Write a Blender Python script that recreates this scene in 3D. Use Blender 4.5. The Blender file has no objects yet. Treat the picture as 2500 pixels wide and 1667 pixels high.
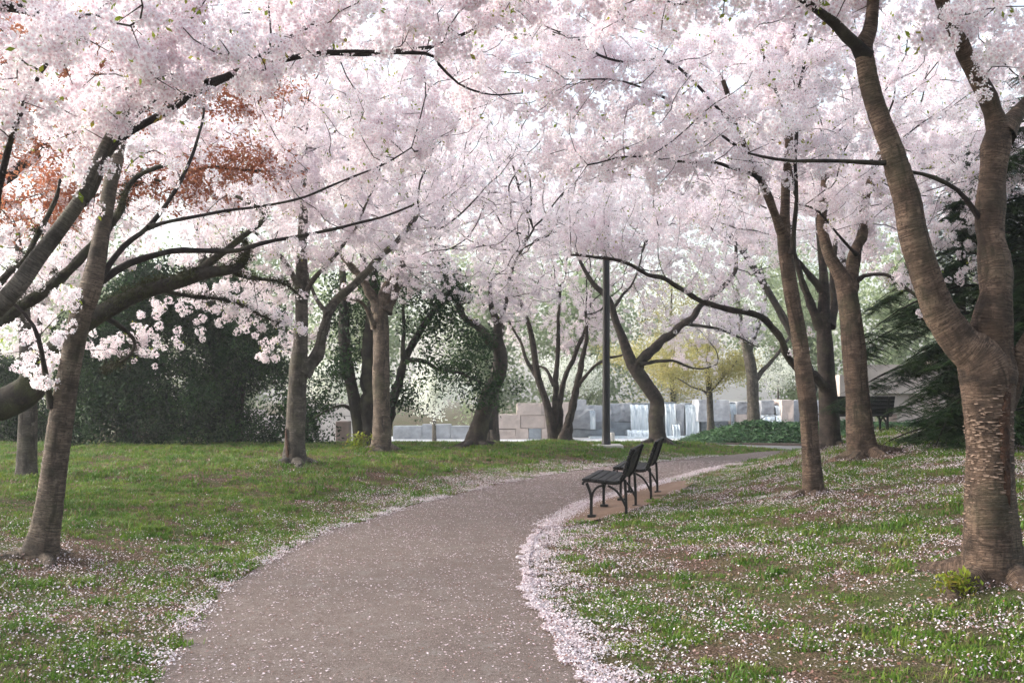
import bpy, bmesh, math, random
import numpy as np
from mathutils import Vector, noise as mnoise

R = random.Random(7)
NR = np.random.default_rng(11)
S = bpy.context.scene
C = S.collection

# ------------------------------------------------------------------ camera, sky, sun, exposure
F, CX, HY, EYE = 2430.0, 1250.0, 964.0, 1.6          # focal length in photo pixels, principal column, horizon row, eye height
cam_d = bpy.data.cameras.new('camera')
cam_d.sensor_width = 36.0
cam_d.lens = F / 2500.0 * 36.0
cam_d.shift_y = (HY - 833.5) / 2500.0
cam_d.clip_end = 2000.0
cam = bpy.data.objects.new('camera', cam_d)
cam.location = (0, 0, EYE)
cam.rotation_euler = (math.radians(90), 0, 0)
C.objects.link(cam)
S.camera = cam

SUN_EL, SUN_AZ = math.radians(24), math.radians(-82)   # azimuth from +Y towards +X
world = bpy.data.worlds.new('World')
S.world = world
world.use_nodes = True
wn, wl = world.node_tree.nodes, world.node_tree.links
wn.clear()
w_out = wn.new('ShaderNodeOutputWorld')
w_bg = wn.new('ShaderNodeBackground')
w_hs = wn.new('ShaderNodeHueSaturation')
w_sky = wn.new('ShaderNodeTexSky')
w_sky.sky_type = 'NISHITA'
w_sky.sun_disc = False
w_sky.sun_elevation = SUN_EL
w_sky.sun_rotation = SUN_AZ
w_sky.dust_density = 4.0
w_sky.air_density = 1.2
w_hs.inputs['Saturation'].default_value = 0.48
w_bg.inputs['Strength'].default_value = 0.15
wl.new(w_sky.outputs[0], w_hs.inputs['Color'])
wl.new(w_hs.outputs[0], w_bg.inputs[0])
wl.new(w_bg.outputs[0], w_out.inputs[0])

sun_d = bpy.data.lights.new('sun', 'SUN')
sun_d.energy = 1.0
sun_d.angle = math.radians(30)
sun_d.color = (1.0, 0.94, 0.86)
sun = bpy.data.objects.new('sun', sun_d)
to_sun = Vector((math.sin(SUN_AZ) * math.cos(SUN_EL), math.cos(SUN_AZ) * math.cos(SUN_EL), math.sin(SUN_EL)))
sun.rotation_euler = (-to_sun).to_track_quat('-Z', 'Y').to_euler()
sun.location = (-20, 8, 25)
C.objects.link(sun)

S.view_settings.view_transform = 'Standard'
S.view_settings.look = 'None'
S.view_settings.gamma = 1.0
S.view_settings.use_curve_mapping = False
S.view_settings.exposure = 1.65
S.render.engine = 'CYCLES'
cy = S.cycles
cy.max_bounces = 10
cy.diffuse_bounces = 7
cy.glossy_bounces = 2
cy.transmission_bounces = 8
cy.transparent_max_bounces = 8
cy.volume_bounces = 0
cy.use_denoising = True
cy.sample_clamp_indirect = 6.0
cy.use_adaptive_sampling = False

# ------------------------------------------------------------------ small maths
def P(px, py, Y):
    """photo pixel at distance Y -> point"""
    return np.array([(px - CX) / F * Y, Y, EYE + (HY - py) / F * Y])

def sstep(a, b, x):
    t = np.clip((np.asarray(x, float) - a) / (b - a), 0, 1)
    return t * t * (3 - 2 * t)

def flat(px, py):
    Y = EYE * F / (py - HY)
    return ((px - CX) / F * Y, Y)

LEFT_PX = [(390, 1664), (427, 1581), (481, 1505), (542, 1440), (600, 1402), (690, 1348), (791, 1301), (875, 1276), (983, 1241), (1097, 1211),
           (1228, 1180), (1327, 1161), (1495, 1136), (1652, 1124), (1760, 1113), (1844, 1104)]
RIGHT_PX = [(1457, 1666), (1384, 1578), (1339, 1517), (1308, 1467), (1293, 1406), (1289, 1375), (1304, 1318), (1339, 1284), (1433, 1230),
            (1551, 1197), (1618, 1180), (1729, 1149), (1830, 1127), (1955, 1097)]
LE = np.array([flat(*p) for p in LEFT_PX])
RE = np.array([flat(*p) for p in RIGHT_PX])
LE = np.vstack([[LE[0, 0] - 0.15, 2.0], [LE[0, 0] - 0.05, 4.2], LE, [8.6, 29.2]])
RE = np.vstack([[RE[0, 0] + 0.75, 2.0], [RE[0, 0] + 0.28, 4.4], RE, [10.5, 30.2]])

def xl(Y): return np.interp(Y, LE[:, 1], LE[:, 0])
def xr(Y): return np.interp(Y, RE[:, 1], RE[:, 0])

HUMPS = []          # (x, y, height, radius) little rises round the trunks

def ground(x, y, humps=True):
    x = np.asarray(x, float); y = np.asarray(y, float)
    dr = x - xr(y); dl = xl(y) - x
    h = 0.78 * sstep(0.0, 1.0, (dr - .1) / np.clip(7.4 - .28 * (y - 8), 3.6, 7.4)) * (1 - sstep(24, 33, y))
    h = h + 0.24 * sstep(0.1, 4.0, dl) * (1 - sstep(27, 33.5, y))
    h = h - 0.62 * sstep(32.5, 42, y)
    off = np.clip(np.maximum(dr, dl) / 0.8, 0, 1) * (1 - sstep(26, 31, y))
    h = h + off * (0.028 * np.sin(1.9 * x + 0.7 * y) * np.cos(1.3 * y - 0.6 * x) + 0.016 * np.sin(4.3 * x + 1.1) * np.sin(3.7 * y + 2.0 * x))
    if humps:
        for hx, hy, hh, hr in HUMPS:
            h = h + hh * np.exp(-((x - hx) ** 2 + (y - hy) ** 2) / hr ** 2)
    return h

def G(px, py, y0=3.0, y1=60.0):
    """where the sight line through a photo pixel meets the ground"""
    Y = np.arange(y0, y1, 0.02)
    x = (px - CX) / F * Y
    z = EYE + (HY - py) / F * Y
    d = z - ground(x, Y)
    i = int(np.argmax(d < 0))
    return np.array([x[i], Y[i], float(ground(x[i], Y[i]))])

def catmull(pts, step):
    p = np.array(pts, float)
    n = len(p)
    if n < 3:
        k = max(2, int(np.linalg.norm(p[-1, :3] - p[0, :3]) / step) + 1)
        return np.array([p[0] + (p[-1] - p[0]) * t for t in np.linspace(0, 1, k)])
    e = np.vstack([2 * p[0] - p[1], p, 2 * p[-1] - p[-2]])
    out = []
    for i in range(n - 1):
        a, b, c, d = e[i], e[i + 1], e[i + 2], e[i + 3]
        k = max(1, int(round(np.linalg.norm(c[:3] - b[:3]) / step)))
        for t in np.arange(k) / k:
            out.append(0.5 * (2 * b + (c - a) * t + (2 * a - 5 * b + 4 * c - d) * t * t + (3 * b - a - 3 * c + d) * t ** 3))
    out.append(p[-1])
    return np.array(out)

# ------------------------------------------------------------------ materials
MATS = {}
def new_mat(name):
    m = bpy.data.materials.new(name); m.use_nodes = True
    m.node_tree.nodes.clear(); MATS[name] = m
    nt = m.node_tree
    out = nt.nodes.new('ShaderNodeOutputMaterial')
    return m, nt, out

class NT:
    def __init__(s, nt): s.nt = nt
    def n(s, t, **kw):
        o = s.nt.nodes.new(t)
        for k, v in kw.items():
            if k == 'inp':
                for kk, vv in v.items(): o.inputs[kk].default_value = vv
            else: setattr(o, k, v)
        return o
    def l(s, a, b): s.nt.links.new(a, b)
    def ramp(s, fac, stops, interp='LINEAR'):
        r = s.n('ShaderNodeValToRGB'); cr = r.color_ramp; cr.interpolation = interp
        while len(cr.elements) > 1: cr.elements.remove(cr.elements[0])
        for i, (p, c) in enumerate(stops):
            e = cr.elements[0] if i == 0 else cr.elements.new(p)
            e.position = p; e.color = (*c, 1) if len(c) == 3 else c
        s.l(fac, r.inputs[0]); return r.outputs[0]
    def noise(s, vec, scale, detail=4, rough=0.55, dist=0.0):
        o = s.n('ShaderNodeTexNoise', inp={'Scale': scale, 'Detail': detail, 'Roughness': rough, 'Distortion': dist})
        if vec is not None: s.l(vec, o.inputs['Vector'])
        return o.outputs['Fac']
    def mix(s, fac, a, b, blend='MIX'):
        o = s.n('ShaderNodeMix', data_type='RGBA', blend_type=blend)
        for sock, v in ((0, fac), (6, a), (7, b)):
            if hasattr(v, 'is_linked') or hasattr(v, 'links'): s.l(v, o.inputs[sock])
            elif sock == 0: o.inputs[0].default_value = v
            else: o.inputs[sock].default_value = (*v, 1)
        return o.outputs[2]
    def scale(s, vec, sc):
        o = s.n('ShaderNodeVectorMath', operation='MULTIPLY'); s.l(vec, o.inputs[0]); o.inputs[1].default_value = sc
        return o.outputs[0]
    def math(s, op, a, b=0.0, clamp=False):
        o = s.n('ShaderNodeMath', operation=op, use_clamp=clamp)
        for i, v in enumerate((a, b)):
            if hasattr(v, 'links'): s.l(v, o.inputs[i])
            else: o.inputs[i].default_value = v
        return o.outputs[0]

def bark_mat(name, dark, mid, light, band=1.0, moss=0.0, wound=False, bump=0.5):
    m, nt, out = new_mat(name); t = NT(nt)
    a = t.n('ShaderNodeAttribute', attribute_name='bark').outputs['Vector']
    pos = t.n('ShaderNodeNewGeometry').outputs['Position']
    big = t.noise(a, 6, 5, 0.6)
    rings = t.noise(t.scale(a, (7, 7, 120)), 1.0, 4, 0.7, 0.6)
    lent = t.noise(t.scale(a, (26, 26, 330)), 1.0, 2, 0.5)
    fine = t.noise(a, 60, 3)
    col = t.ramp(rings, [(0.36, dark), (0.47, mid), (0.64, light)])
    col = t.mix(t.ramp(lent, [(0.56, (0, 0, 0)), (0.64, (0.85, 0.85, 0.85))]), col, light)
    col = t.mix(t.ramp(fine, [(0.32, (0.8, 0.8, 0.8)), (0.44, (0, 0, 0))]), col, dark)
    plain = t.ramp(big, [(0.3, dark), (0.7, mid)])
    col = t.mix(t.ramp(t.noise(a, 3.1, 3, 0.6), [(0.42, (1 - 0.9 * band,) * 3), (0.62, (1 - 0.35 * band,) * 3)]), col, plain)
    col = t.mix(t.ramp(t.noise(t.scale(a, (14, 14, 1.6)), 1.0, 4, 0.6, 0.5), [(0.33, (0.8, 0.8, 0.8)), (0.45, (0, 0, 0))]), col, dark)
    col = t.mix(t.ramp(t.noise(a, 11, 3, 0.5), [(0.62, (0, 0, 0)), (0.70, (0.55, 0.55, 0.55))]), col, tuple(min(1, c * 1.15) for c in light))
    col = t.mix(t.ramp(big, [(0.35, (0.75, 0.75, 0.75)), (0.55, (0, 0, 0))]), col, dark)
    if moss > 0:
        mm = t.ramp(t.noise(pos, 5.5, 6, 0.7), [(0.62 - 0.3 * moss, (0, 0, 0)), (0.75 - 0.25 * moss, (1, 1, 1))])
        col = t.mix(mm, col, t.ramp(fine, [(0.3, (0.016, 0.018, 0.007)), (0.7, (0.05, 0.052, 0.018))]))
    # lichen and green film low on the trunk
    film = t.ramp(t.noise(pos, 2.3, 4, 0.6), [(0.5, (0, 0, 0)), (0.72, (0.5, 0.5, 0.5))])
    col = t.mix(film, col, (0.095, 0.095, 0.052))
    bs = t.n('ShaderNodeBsdfPrincipled', inp={'Roughness': 0.8, 'Specular IOR Level': 0.3})
    t.l(col, bs.inputs['Base Color'])
    h = t.math('ADD', t.math('MULTIPLY', rings, 1.0 * band), t.math('ADD', t.math('MULTIPLY', big, 0.8), t.math('MULTIPLY', fine, 0.25)))
    bp = t.n('ShaderNodeBump', inp={'Strength': min(1.0, bump * 1.6), 'Distance': 0.05})
    t.l(h, bp.inputs['Height']); t.l(bp.outputs[0], bs.inputs['Normal'])
    t.l(bs.outputs[0], out.inputs[0])
    return m

bark_mat('cherry_bark', (0.028, 0.021, 0.017), (0.105, 0.078, 0.058), (0.30, 0.235, 0.185))
bark_mat('warm_bark', (0.032, 0.021, 0.016), (0.122, 0.078, 0.055), (0.33, 0.23, 0.17), bump=0.7)
bark_mat('grey_bark', (0.028, 0.024, 0.021), (0.095, 0.082, 0.07), (0.24, 0.21, 0.18), band=0.8)
bark_mat('dark_bark', (0.014, 0.011, 0.010), (0.042, 0.031, 0.027), (0.12, 0.09, 0.075), band=0.7)
bark_mat('twig_bark', (0.010, 0.007, 0.007), (0.026, 0.018, 0.017), (0.05, 0.036, 0.032), band=0.4)
bark_mat('mossy_bark', (0.012, 0.009, 0.007), (0.035, 0.027, 0.02), (0.065, 0.052, 0.036), band=0.1, moss=0.5, bump=1.0)
bark_mat('black_bark', (0.008, 0.007, 0.006), (0.02, 0.017, 0.015), (0.04, 0.033, 0.028), band=0.2)

def leaf_mat(name, cols, rough=0.5, trans=0.35, nscale=0.8, spec=0.3):
    m, nt, out = new_mat(name); t = NT(nt)
    pos = t.n('ShaderNodeNewGeometry').outputs['Position']
    rnd = t.n('ShaderNodeObjectInfo').outputs['Random']
    f = t.math('ADD', t.math('MULTIPLY', t.noise(pos, nscale, 3), 0.6), t.math('MULTIPLY', rnd, 0.4))
    k = len(cols)
    col = t.ramp(f, [(0.25 + 0.5 * i / max(1, k - 1), c) for i, c in enumerate(cols)])
    bs = t.n('ShaderNodeBsdfPrincipled', inp={'Roughness': rough, 'Specular IOR Level': spec})
    tr = t.n('ShaderNodeBsdfTranslucent')
    mx = t.n('ShaderNodeMixShader', inp={0: trans})
    t.l(col, bs.inputs['Base Color']); t.l(col, tr.inputs['Color'])
    t.l(bs.outputs[0], mx.inputs[1]); t.l(tr.outputs[0], mx.inputs[2]); t.l(mx.outputs[0], out.inputs[0])
    return m

def petal_mat(name, tip, tip2, heart, trans=0.45, core=0.35):
    m, nt, out = new_mat(name); t = NT(nt)
    pos = t.n('ShaderNodeNewGeometry').outputs['Position']
    rnd = t.n('ShaderNodeObjectInfo').outputs['Random']
    c = t.n('ShaderNodeAttribute', attribute_name='heart').outputs['Fac']
    f = t.math('ADD', t.math('MULTIPLY', t.noise(pos, 0.55, 3), 0.62), t.math('MULTIPLY', rnd, 0.38))
    col = t.ramp(f, [(0.34, tip), (0.66, tip2)])
    col = t.mix(c, col, heart)
    df = t.n('ShaderNodeBsdfDiffuse'); tr = t.n('ShaderNodeBsdfTranslucent')
    mx = t.n('ShaderNodeMixShader', inp={0: trans})
    t.l(col, df.inputs[0]); t.l(col, tr.inputs[0])
    t.l(df.outputs[0], mx.inputs[1]); t.l(tr.outputs[0], mx.inputs[2]); t.l(mx.outputs[0], out.inputs[0])
    return m

petal_mat('blossom', (0.925, 0.92, 0.945), (0.92, 0.88, 0.92), (0.58, 0.28, 0.34), trans=0.52)
petal_mat('fallen_petal', (0.76, 0.70, 0.735), (0.70, 0.585, 0.645), (0.22, 0.10, 0.068), trans=0.15)
petal_mat('dogwood', (0.86, 0.87, 0.82), (0.80, 0.83, 0.74), (0.4, 0.5, 0.2))
leaf_mat('young_leaf', [(0.16, 0.22, 0.02), (0.22, 0.30, 0.03), (0.30, 0.24, 0.04)], trans=0.5)
leaf_mat('holly_leaf', [(0.006, 0.016, 0.007), (0.016, 0.046, 0.016), (0.05, 0.105, 0.03)], rough=0.5, trans=0.12, spec=0.12, nscale=1.8)
leaf_mat('hemlock_leaf', [(0.010, 0.022, 0.010), (0.020, 0.042, 0.017), (0.05, 0.085, 0.03)], trans=0.2, spec=.1)
leaf_mat('maple_leaf', [(0.34, 0.115, 0.065), (0.45, 0.18, 0.10), (0.52, 0.26, 0.15)], trans=0.6)
leaf_mat('gold_leaf', [(0.34, 0.31, 0.13), (0.46, 0.41, 0.17), (0.36, 0.39, 0.18)], trans=0.5)  # pale and less saturated: distance haze is put into the leaf colour
leaf_mat('spring_leaf', [(0.24, 0.31, 0.18), (0.34, 0.41, 0.25), (0.48, 0.52, 0.37)], trans=0.55)  # extra pale: brightness of the far haze is put into the leaf colour
leaf_mat('ivy_leaf', [(0.03, 0.07, 0.03), (0.055, 0.12, 0.05), (0.10, 0.18, 0.08)], rough=0.5, trans=0.2, spec=.15)
leaf_mat('grass_blade', [(0.052, 0.122, 0.012), (0.095, 0.198, 0.020), (0.20, 0.25, 0.040)], trans=0.35, nscale=0.9)
leaf_mat('moss_leaf', [(0.012, 0.013, 0.005), (0.03, 0.033, 0.011), (0.06, 0.064, 0.02)], trans=0.1, nscale=2.5, spec=.1)
leaf_mat('dry_blade', [(0.16, 0.12, 0.06), (0.22, 0.17, 0.09), (0.12, 0.13, 0.04)], trans=0.25)

def simple_mat(name, col, rough=0.6, var=0.25, scale=8.0, bump=0.2, metal=0.0, spec=0.3, bscale=40):
    m, nt, out = new_mat(name); t = NT(nt)
    tc = t.n('ShaderNodeTexCoord').outputs['Object']
    nz = t.noise(tc, scale, 5, 0.6); n2 = t.noise(tc, bscale, 4, 0.6)
    lo = tuple(c * (1 - var) for c in col); hi = tuple(min(1, c * (1 + var)) for c in col)
    c = t.ramp(nz, [(0.3, lo), (0.7, hi)])
    bs = t.n('ShaderNodeBsdfPrincipled', inp={'Roughness': rough, 'Metallic': metal, 'Specular IOR Level': spec})
    t.l(c, bs.inputs['Base Color'])
    bp = t.n('ShaderNodeBump', inp={'Strength': bump, 'Distance': 0.02}); t.l(n2, bp.inputs['Height']); t.l(bp.outputs[0], bs.inputs['Normal'])
    t.l(bs.outputs[0], out.inputs[0])
    return m

simple_mat('bench_wood', (0.013, 0.013, 0.014), 0.6, 0.35, 14, 0.35, spec=0.22)
simple_mat('bench_iron', (0.010, 0.010, 0.011), 0.5, 0.3, 20, 0.2, spec=0.25)
simple_mat('lamp_metal', (0.007, 0.007, 0.009), 0.45, 0.2, 6, 0.1, spec=0.3)
simple_mat('lamp_glass', (0.7, 0.7, 0.68), 0.3, 0.05, 6, 0.0)
simple_mat('concrete', (0.42, 0.40, 0.38), 0.85, 0.15, 3, 0.3)
simple_mat('plaza_stone', (0.62, 0.62, 0.63), 0.75, 0.06, 1.5, 0.15)
simple_mat('granite_grey', (0.34, 0.355, 0.385), 0.85, 0.28, 2.2, 0.8, bscale=9)
simple_mat('granite_pink', (0.44, 0.375, 0.345), 0.85, 0.2, 2.0, 0.7, bscale=9)
simple_mat('granite_wet', (0.24, 0.27, 0.30), 0.5, 0.25, 2.5, 0.8, bscale=9)
simple_mat('granite_brown', (0.13, 0.10, 0.088), 0.85, 0.2, 3, 0.5, bscale=12)
simple_mat('water', (0.62, 0.69, 0.74), 0.35, 0.18, 6, 0.6, spec=0.5)
simple_mat('mulch', (0.045, 0.028, 0.020), 0.95, 0.4, 18, 1.0)
simple_mat('asphalt', (0.20, 0.195, 0.19), 0.9, 0.12, 5, 0.3)

# waterfall streaks: long vertical threads
m, nt, out = new_mat('falling_water'); t = NT(nt)
tc = t.n('ShaderNodeTexCoord').outputs['Object']
st = t.noise(t.scale(tc, (9, 9, 0.5)), 1.0, 4, 0.6)
bs = t.n('ShaderNodeBsdfPrincipled', inp={'Roughness': 0.35})
t.l(t.ramp(st, [(0.3, (0.30, 0.36, 0.41)), (0.55, (0.62, 0.69, 0.74)), (0.75, (0.9, 0.93, 0.95))]), bs.inputs['Base Color'])
t.l(bs.outputs[0], out.inputs[0])

# lawn soil: brown earth, leaf litter, thin green
m, nt, out = new_mat('lawn_soil'); t = NT(nt)
pos = t.n('ShaderNodeNewGeometry').outputs['Position']
a = t.noise(pos, 1.1, 5, 0.6); b = t.noise(pos, 14, 5, 0.65); c = t.noise(pos, 70, 3, 0.6)
green = t.ramp(b, [(0.3, (0.030, 0.055, 0.012)), (0.6, (0.06, 0.105, 0.02)), (0.8, (0.11, 0.13, 0.04))])
earth = t.ramp(c, [(0.36, (0.030, 0.019, 0.013)), (0.5, (0.085, 0.056, 0.038)), (0.64, (0.21, 0.155, 0.115))])
col = t.mix(t.ramp(a, [(0.42, (0, 0, 0)), (0.62, (0.7, 0.7, 0.7))]), earth, green)
bs = t.n('ShaderNodeBsdfPrincipled', inp={'Roughness': 0.95, 'Specular IOR Level': 0.1})
t.l(col, bs.inputs['Base Color'])
bp = t.n('ShaderNodeBump', inp={'Strength': 0.8, 'Distance': 0.03}); t.l(t.math('ADD', b, c), bp.inputs['Height']); t.l(bp.outputs[0], bs.inputs['Normal'])
t.l(bs.outputs[0], out.inputs[0])

# path: compacted stone-dust with fine grit, faint worn bands; tiny petals and bud scales too small to build
m, nt, out = new_mat('path_gravel'); t = NT(nt)
pos = t.n('ShaderNodeNewGeometry').outputs['Position']
a = t.noise(pos, 0.9, 4, 0.6); b = t.noise(pos, 38, 4, 0.7); c = t.noise(pos, 160, 2, 0.6)
v = t.n('ShaderNodeTexVoronoi', inp={'Scale': 55.0}); t.l(pos, v.inputs['Vector'])
base = t.ramp(a, [(0.3, (0.120, 0.093, 0.082)), (0.7, (0.165, 0.133, 0.118))])
mid = t.noise(pos, 5.0, 5, 0.7)
base = t.mix(t.ramp(mid, [(0.36, (0.75, 0.75, 0.75)), (0.52, (0, 0, 0))]), base, (0.105, 0.080, 0.070))
base = t.mix(t.ramp(mid, [(0.52, (0, 0, 0)), (0.68, (0.6, 0.6, 0.6))]), base, (0.19, 0.178, 0.168))
base = t.mix(t.ramp(b, [(0.40, (0.9, 0.9, 0.9)), (0.52, (0, 0, 0))]), base, (0.085, 0.062, 0.053))
base = t.mix(t.ramp(c, [(0.54, (0, 0, 0)), (0.64, (0.8, 0.8, 0.8))]), base, (0.32, 0.27, 0.25))
pet = t.ramp(v.outputs['Distance'], [(0.16, (0.85, 0.85, 0.85)), (0.24, (0, 0, 0))])
gate = t.ramp(t.n('ShaderNodeSeparateColor').outputs[0], [(0.72, (0, 0, 0)), (0.76, (1, 1, 1))])
sep = [n for n in nt.nodes if n.type == 'SEPARATE_COLOR'][0]; t.l(v.outputs['Color'], sep.inputs[0])
msk = t.math('MULTIPLY', pet, gate)
pcol = t.ramp(sep.outputs[1], [(0.0, (0.62, 0.46, 0.46)), (0.75, (0.72, 0.60, 0.62)), (0.9, (0.30, 0.10, 0.065))])
base = t.mix(msk, base, pcol)
bs = t.n('ShaderNodeBsdfPrincipled', inp={'Roughness': 0.9, 'Specular IOR Level': 0.2})
t.l(base, bs.inputs['Base Color'])
bp = t.n('ShaderNodeBump', inp={'Strength': 0.5, 'Distance': 0.01}); t.l(t.math('ADD', b, c), bp.inputs['Height']); t.l(bp.outputs[0], bs.inputs['Normal'])
t.l(bs.outputs[0], out.inputs[0])

# bench pad: reddish brown trodden earth
m, nt, out = new_mat('pad_earth'); t = NT(nt)
pos = t.n('ShaderNodeNewGeometry').outputs['Position']
b = t.noise(pos, 30, 4, 0.7); c = t.noise(pos, 2.0, 4, 0.6)
col = t.ramp(c, [(0.3, (0.185, 0.128, 0.10)), (0.7, (0.25, 0.18, 0.145))])
col = t.mix(t.ramp(b, [(0.35, (0.6, 0.6, 0.6)), (0.6, (0, 0, 0))]), col, (0.13, 0.075, 0.05))
bs = t.n('ShaderNodeBsdfPrincipled', inp={'Roughness': 0.95, 'Specular IOR Level': 0.1})
t.l(col, bs.inputs['Base Color']); t.l(bs.outputs[0], out.inputs[0])

# ------------------------------------------------------------------ object helpers
def mesh_obj(name, verts, faces, mat, parent=None, smooth=False, attrs=None, link=True):
    me = bpy.data.meshes.new(name)
    verts = np.asarray(verts, float)
    me.from_pydata(verts.tolist() if len(verts) else [], [], [list(map(int, f)) for f in faces] if not isinstance(faces, np.ndarray) else faces.tolist())
    if attrs:
        for k, (typ, arr) in attrs.items():
            at = me.attributes.new(k, typ, 'POINT')
            at.data.foreach_set('vector' if typ == 'FLOAT_VECTOR' else 'value', np.asarray(arr, np.float32).ravel())
    if mat:
        for mm in (mat if isinstance(mat, (list, tuple)) else [mat]): me.materials.append(MATS[mm])
    if smooth:
        me.polygons.foreach_set('use_smooth', np.ones(len(me.polygons), bool))
    me.update()
    o = bpy.data.objects.new(name, me)
    if link: C.objects.link(o)
    if parent: o.parent = parent
    return o

def tag(o, label=None, cat=None, group=None, kind=None):
    for k, v in (('label', label), ('category', cat), ('group', group), ('kind', kind)):
        if v: o[k] = v
    return o

def empty(name, loc, label, cat, group=None):
    e = bpy.data.objects.new(name, None); C.objects.link(e); e.location = loc
    e.empty_display_size = 0.2
    return tag(e, label, cat, group)

class MB:
    """collects vertices and faces"""
    def __init__(s): s.v, s.f = [], []
    def box(s, x0, x1, y0, y1, z0, z1):
        b = len(s.v)
        s.v += [(x0, y0, z0), (x1, y0, z0), (x1, y1, z0), (x0, y1, z0), (x0, y0, z1), (x1, y0, z1), (x1, y1, z1), (x0, y1, z1)]
        s.f += [[b + i for i in q] for q in ((0, 3, 2, 1), (4, 5, 6, 7), (0, 1, 5, 4), (1, 2, 6, 5), (2, 3, 7, 6), (3, 0, 4, 7))]
    def bar(s, pts, w, h, up=(1, 0, 0)):
        """rectangular bar swept along points; w across 'up' axis, h in the other"""
        pts = [np.array(p, float) for p in pts]; up = np.array(up, float); b = len(s.v)
        for i, p in enumerate(pts):
            d = pts[min(i + 1, len(pts) - 1)] - pts[max(i - 1, 0)]; d /= np.linalg.norm(d)
            n = np.cross(up, d); n /= np.linalg.norm(n)
            for a, c in ((-1, -1), (1, -1), (1, 1), (-1, 1)): s.v.append(tuple(p + up * w / 2 * a + n * h / 2 * c))
        for i in range(len(pts) - 1):
            for k in range(4): s.f.append([b + 4 * i + k, b + 4 * i + (k + 1) % 4, b + 4 * i + 4 + (k + 1) % 4, b + 4 * i + 4 + k])
        s.f.append([b + 3, b + 2, b + 1, b]); e = b + 4 * (len(pts) - 1); s.f.append([e, e + 1, e + 2, e + 3])
    def lathe(s, prof, n=16, c=(0, 0, 0)):
        b = len(s.v)
        for r, z in prof:
            for k in range(n):
                a = 2 * math.pi * k / n; s.v.append((c[0] + r * math.cos(a), c[1] + r * math.sin(a), c[2] + z))
        for i in range(len(prof) - 1):
            for k in range(n): s.f.append([b + i * n + k, b + i * n + (k + 1) % n, b + (i + 1) * n + (k + 1) % n, b + (i + 1) * n + k])
        s.f.append([b + k for k in range(n)][::-1]); s.f.append([b + (len(prof) - 1) * n + k for k in range(n)])
    def build(s, name, mat, parent=None, smooth=False, bevel=0.0, link=True):
        o = mesh_obj(name, s.v, s.f, mat, parent, smooth, link=link)
        if bevel:
            bm = bmesh.new(); bm.from_mesh(o.data)
            bmesh.ops.bevel(bm, geom=bm.edges[:], offset=bevel, segments=1, affect='EDGES')
            bm.to_mesh(o.data); bm.free()
        return o

def tube(path, sides, base_lobes=0.0, seed=0, rough=0.0):
    """path rows x,y,z,r -> verts, faces, bark coordinates"""
    p = np.asarray(path, float); n = len(p)
    tan = np.gradient(p[:, :3], axis=0); tan /= np.linalg.norm(tan, axis=1)[:, None] + 1e-9
    ref = np.array([1.0, 0, 0]) if abs(tan[0, 0]) < 0.8 else np.array([0, 1.0, 0])
    u = np.cross(tan[0], ref); u /= np.linalg.norm(u)
    ang = np.arange(sides) * 2 * math.pi / sides
    V, B = np.zeros((n, sides, 3)), np.zeros((n, sides, 3))
    L = 0.0; rr = random.Random(seed); ph = [rr.uniform(0, 6.28) for _ in range(6)]
    for i in range(n):
        if i:
            L += np.linalg.norm(p[i, :3] - p[i - 1, :3])
            u = u - tan[i] * np.dot(u, tan[i]); u /= np.linalg.norm(u) + 1e-9
        w = np.cross(tan[i], u); r = p[i, 3]
        k = np.ones(sides)
        if base_lobes:
            fl = math.exp(-L / 0.34) * base_lobes
            k = k + fl * (0.55 + 0.45 * np.sin(3 * ang + ph[0]) + 0.3 * np.sin(5 * ang + ph[1]))
        if rough:
            k = k + rough * (np.sin(2 * ang + ph[2] + 2.1 * L) * 0.5 + np.sin(3 * ang + ph[3] - 3.7 * L) * 0.35 + np.sin(5 * ang + ph[4] + 7 * L) * 0.2 + 0.5 * math.sin(5.3 * L + ph[5]))
        if rough:
            q1, q2 = rr.uniform(0, 6.28), rr.uniform(0, 6.28)
            k = k + rr.uniform(-.012, .012) + .011 * np.sin(2 * ang + q1) + .009 * np.sin(4 * ang + q2) + .010 * np.sin(7 * ang + 11 * L + ph[1])
        V[i] = p[i, :3] + (np.cos(ang) * r * k)[:, None] * u + (np.sin(ang) * r * k)[:, None] * w
        B[i, :, 0] = np.cos(ang) * max(r, 0.02) + seed * 1.7; B[i, :, 1] = np.sin(ang) * max(r, 0.02); B[i, :, 2] = L + seed * 3.1
    i0 = np.arange(n - 1)[:, None] * sides; k = np.arange(sides)[None, :]; k2 = (k + 1) % sides
    Fq = np.stack([i0 + k, i0 + k2, i0 + sides + k2, i0 + sides + k], -1).reshape(-1, 4)
    return V.reshape(-1, 3), Fq, B.reshape(-1, 3)

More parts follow.
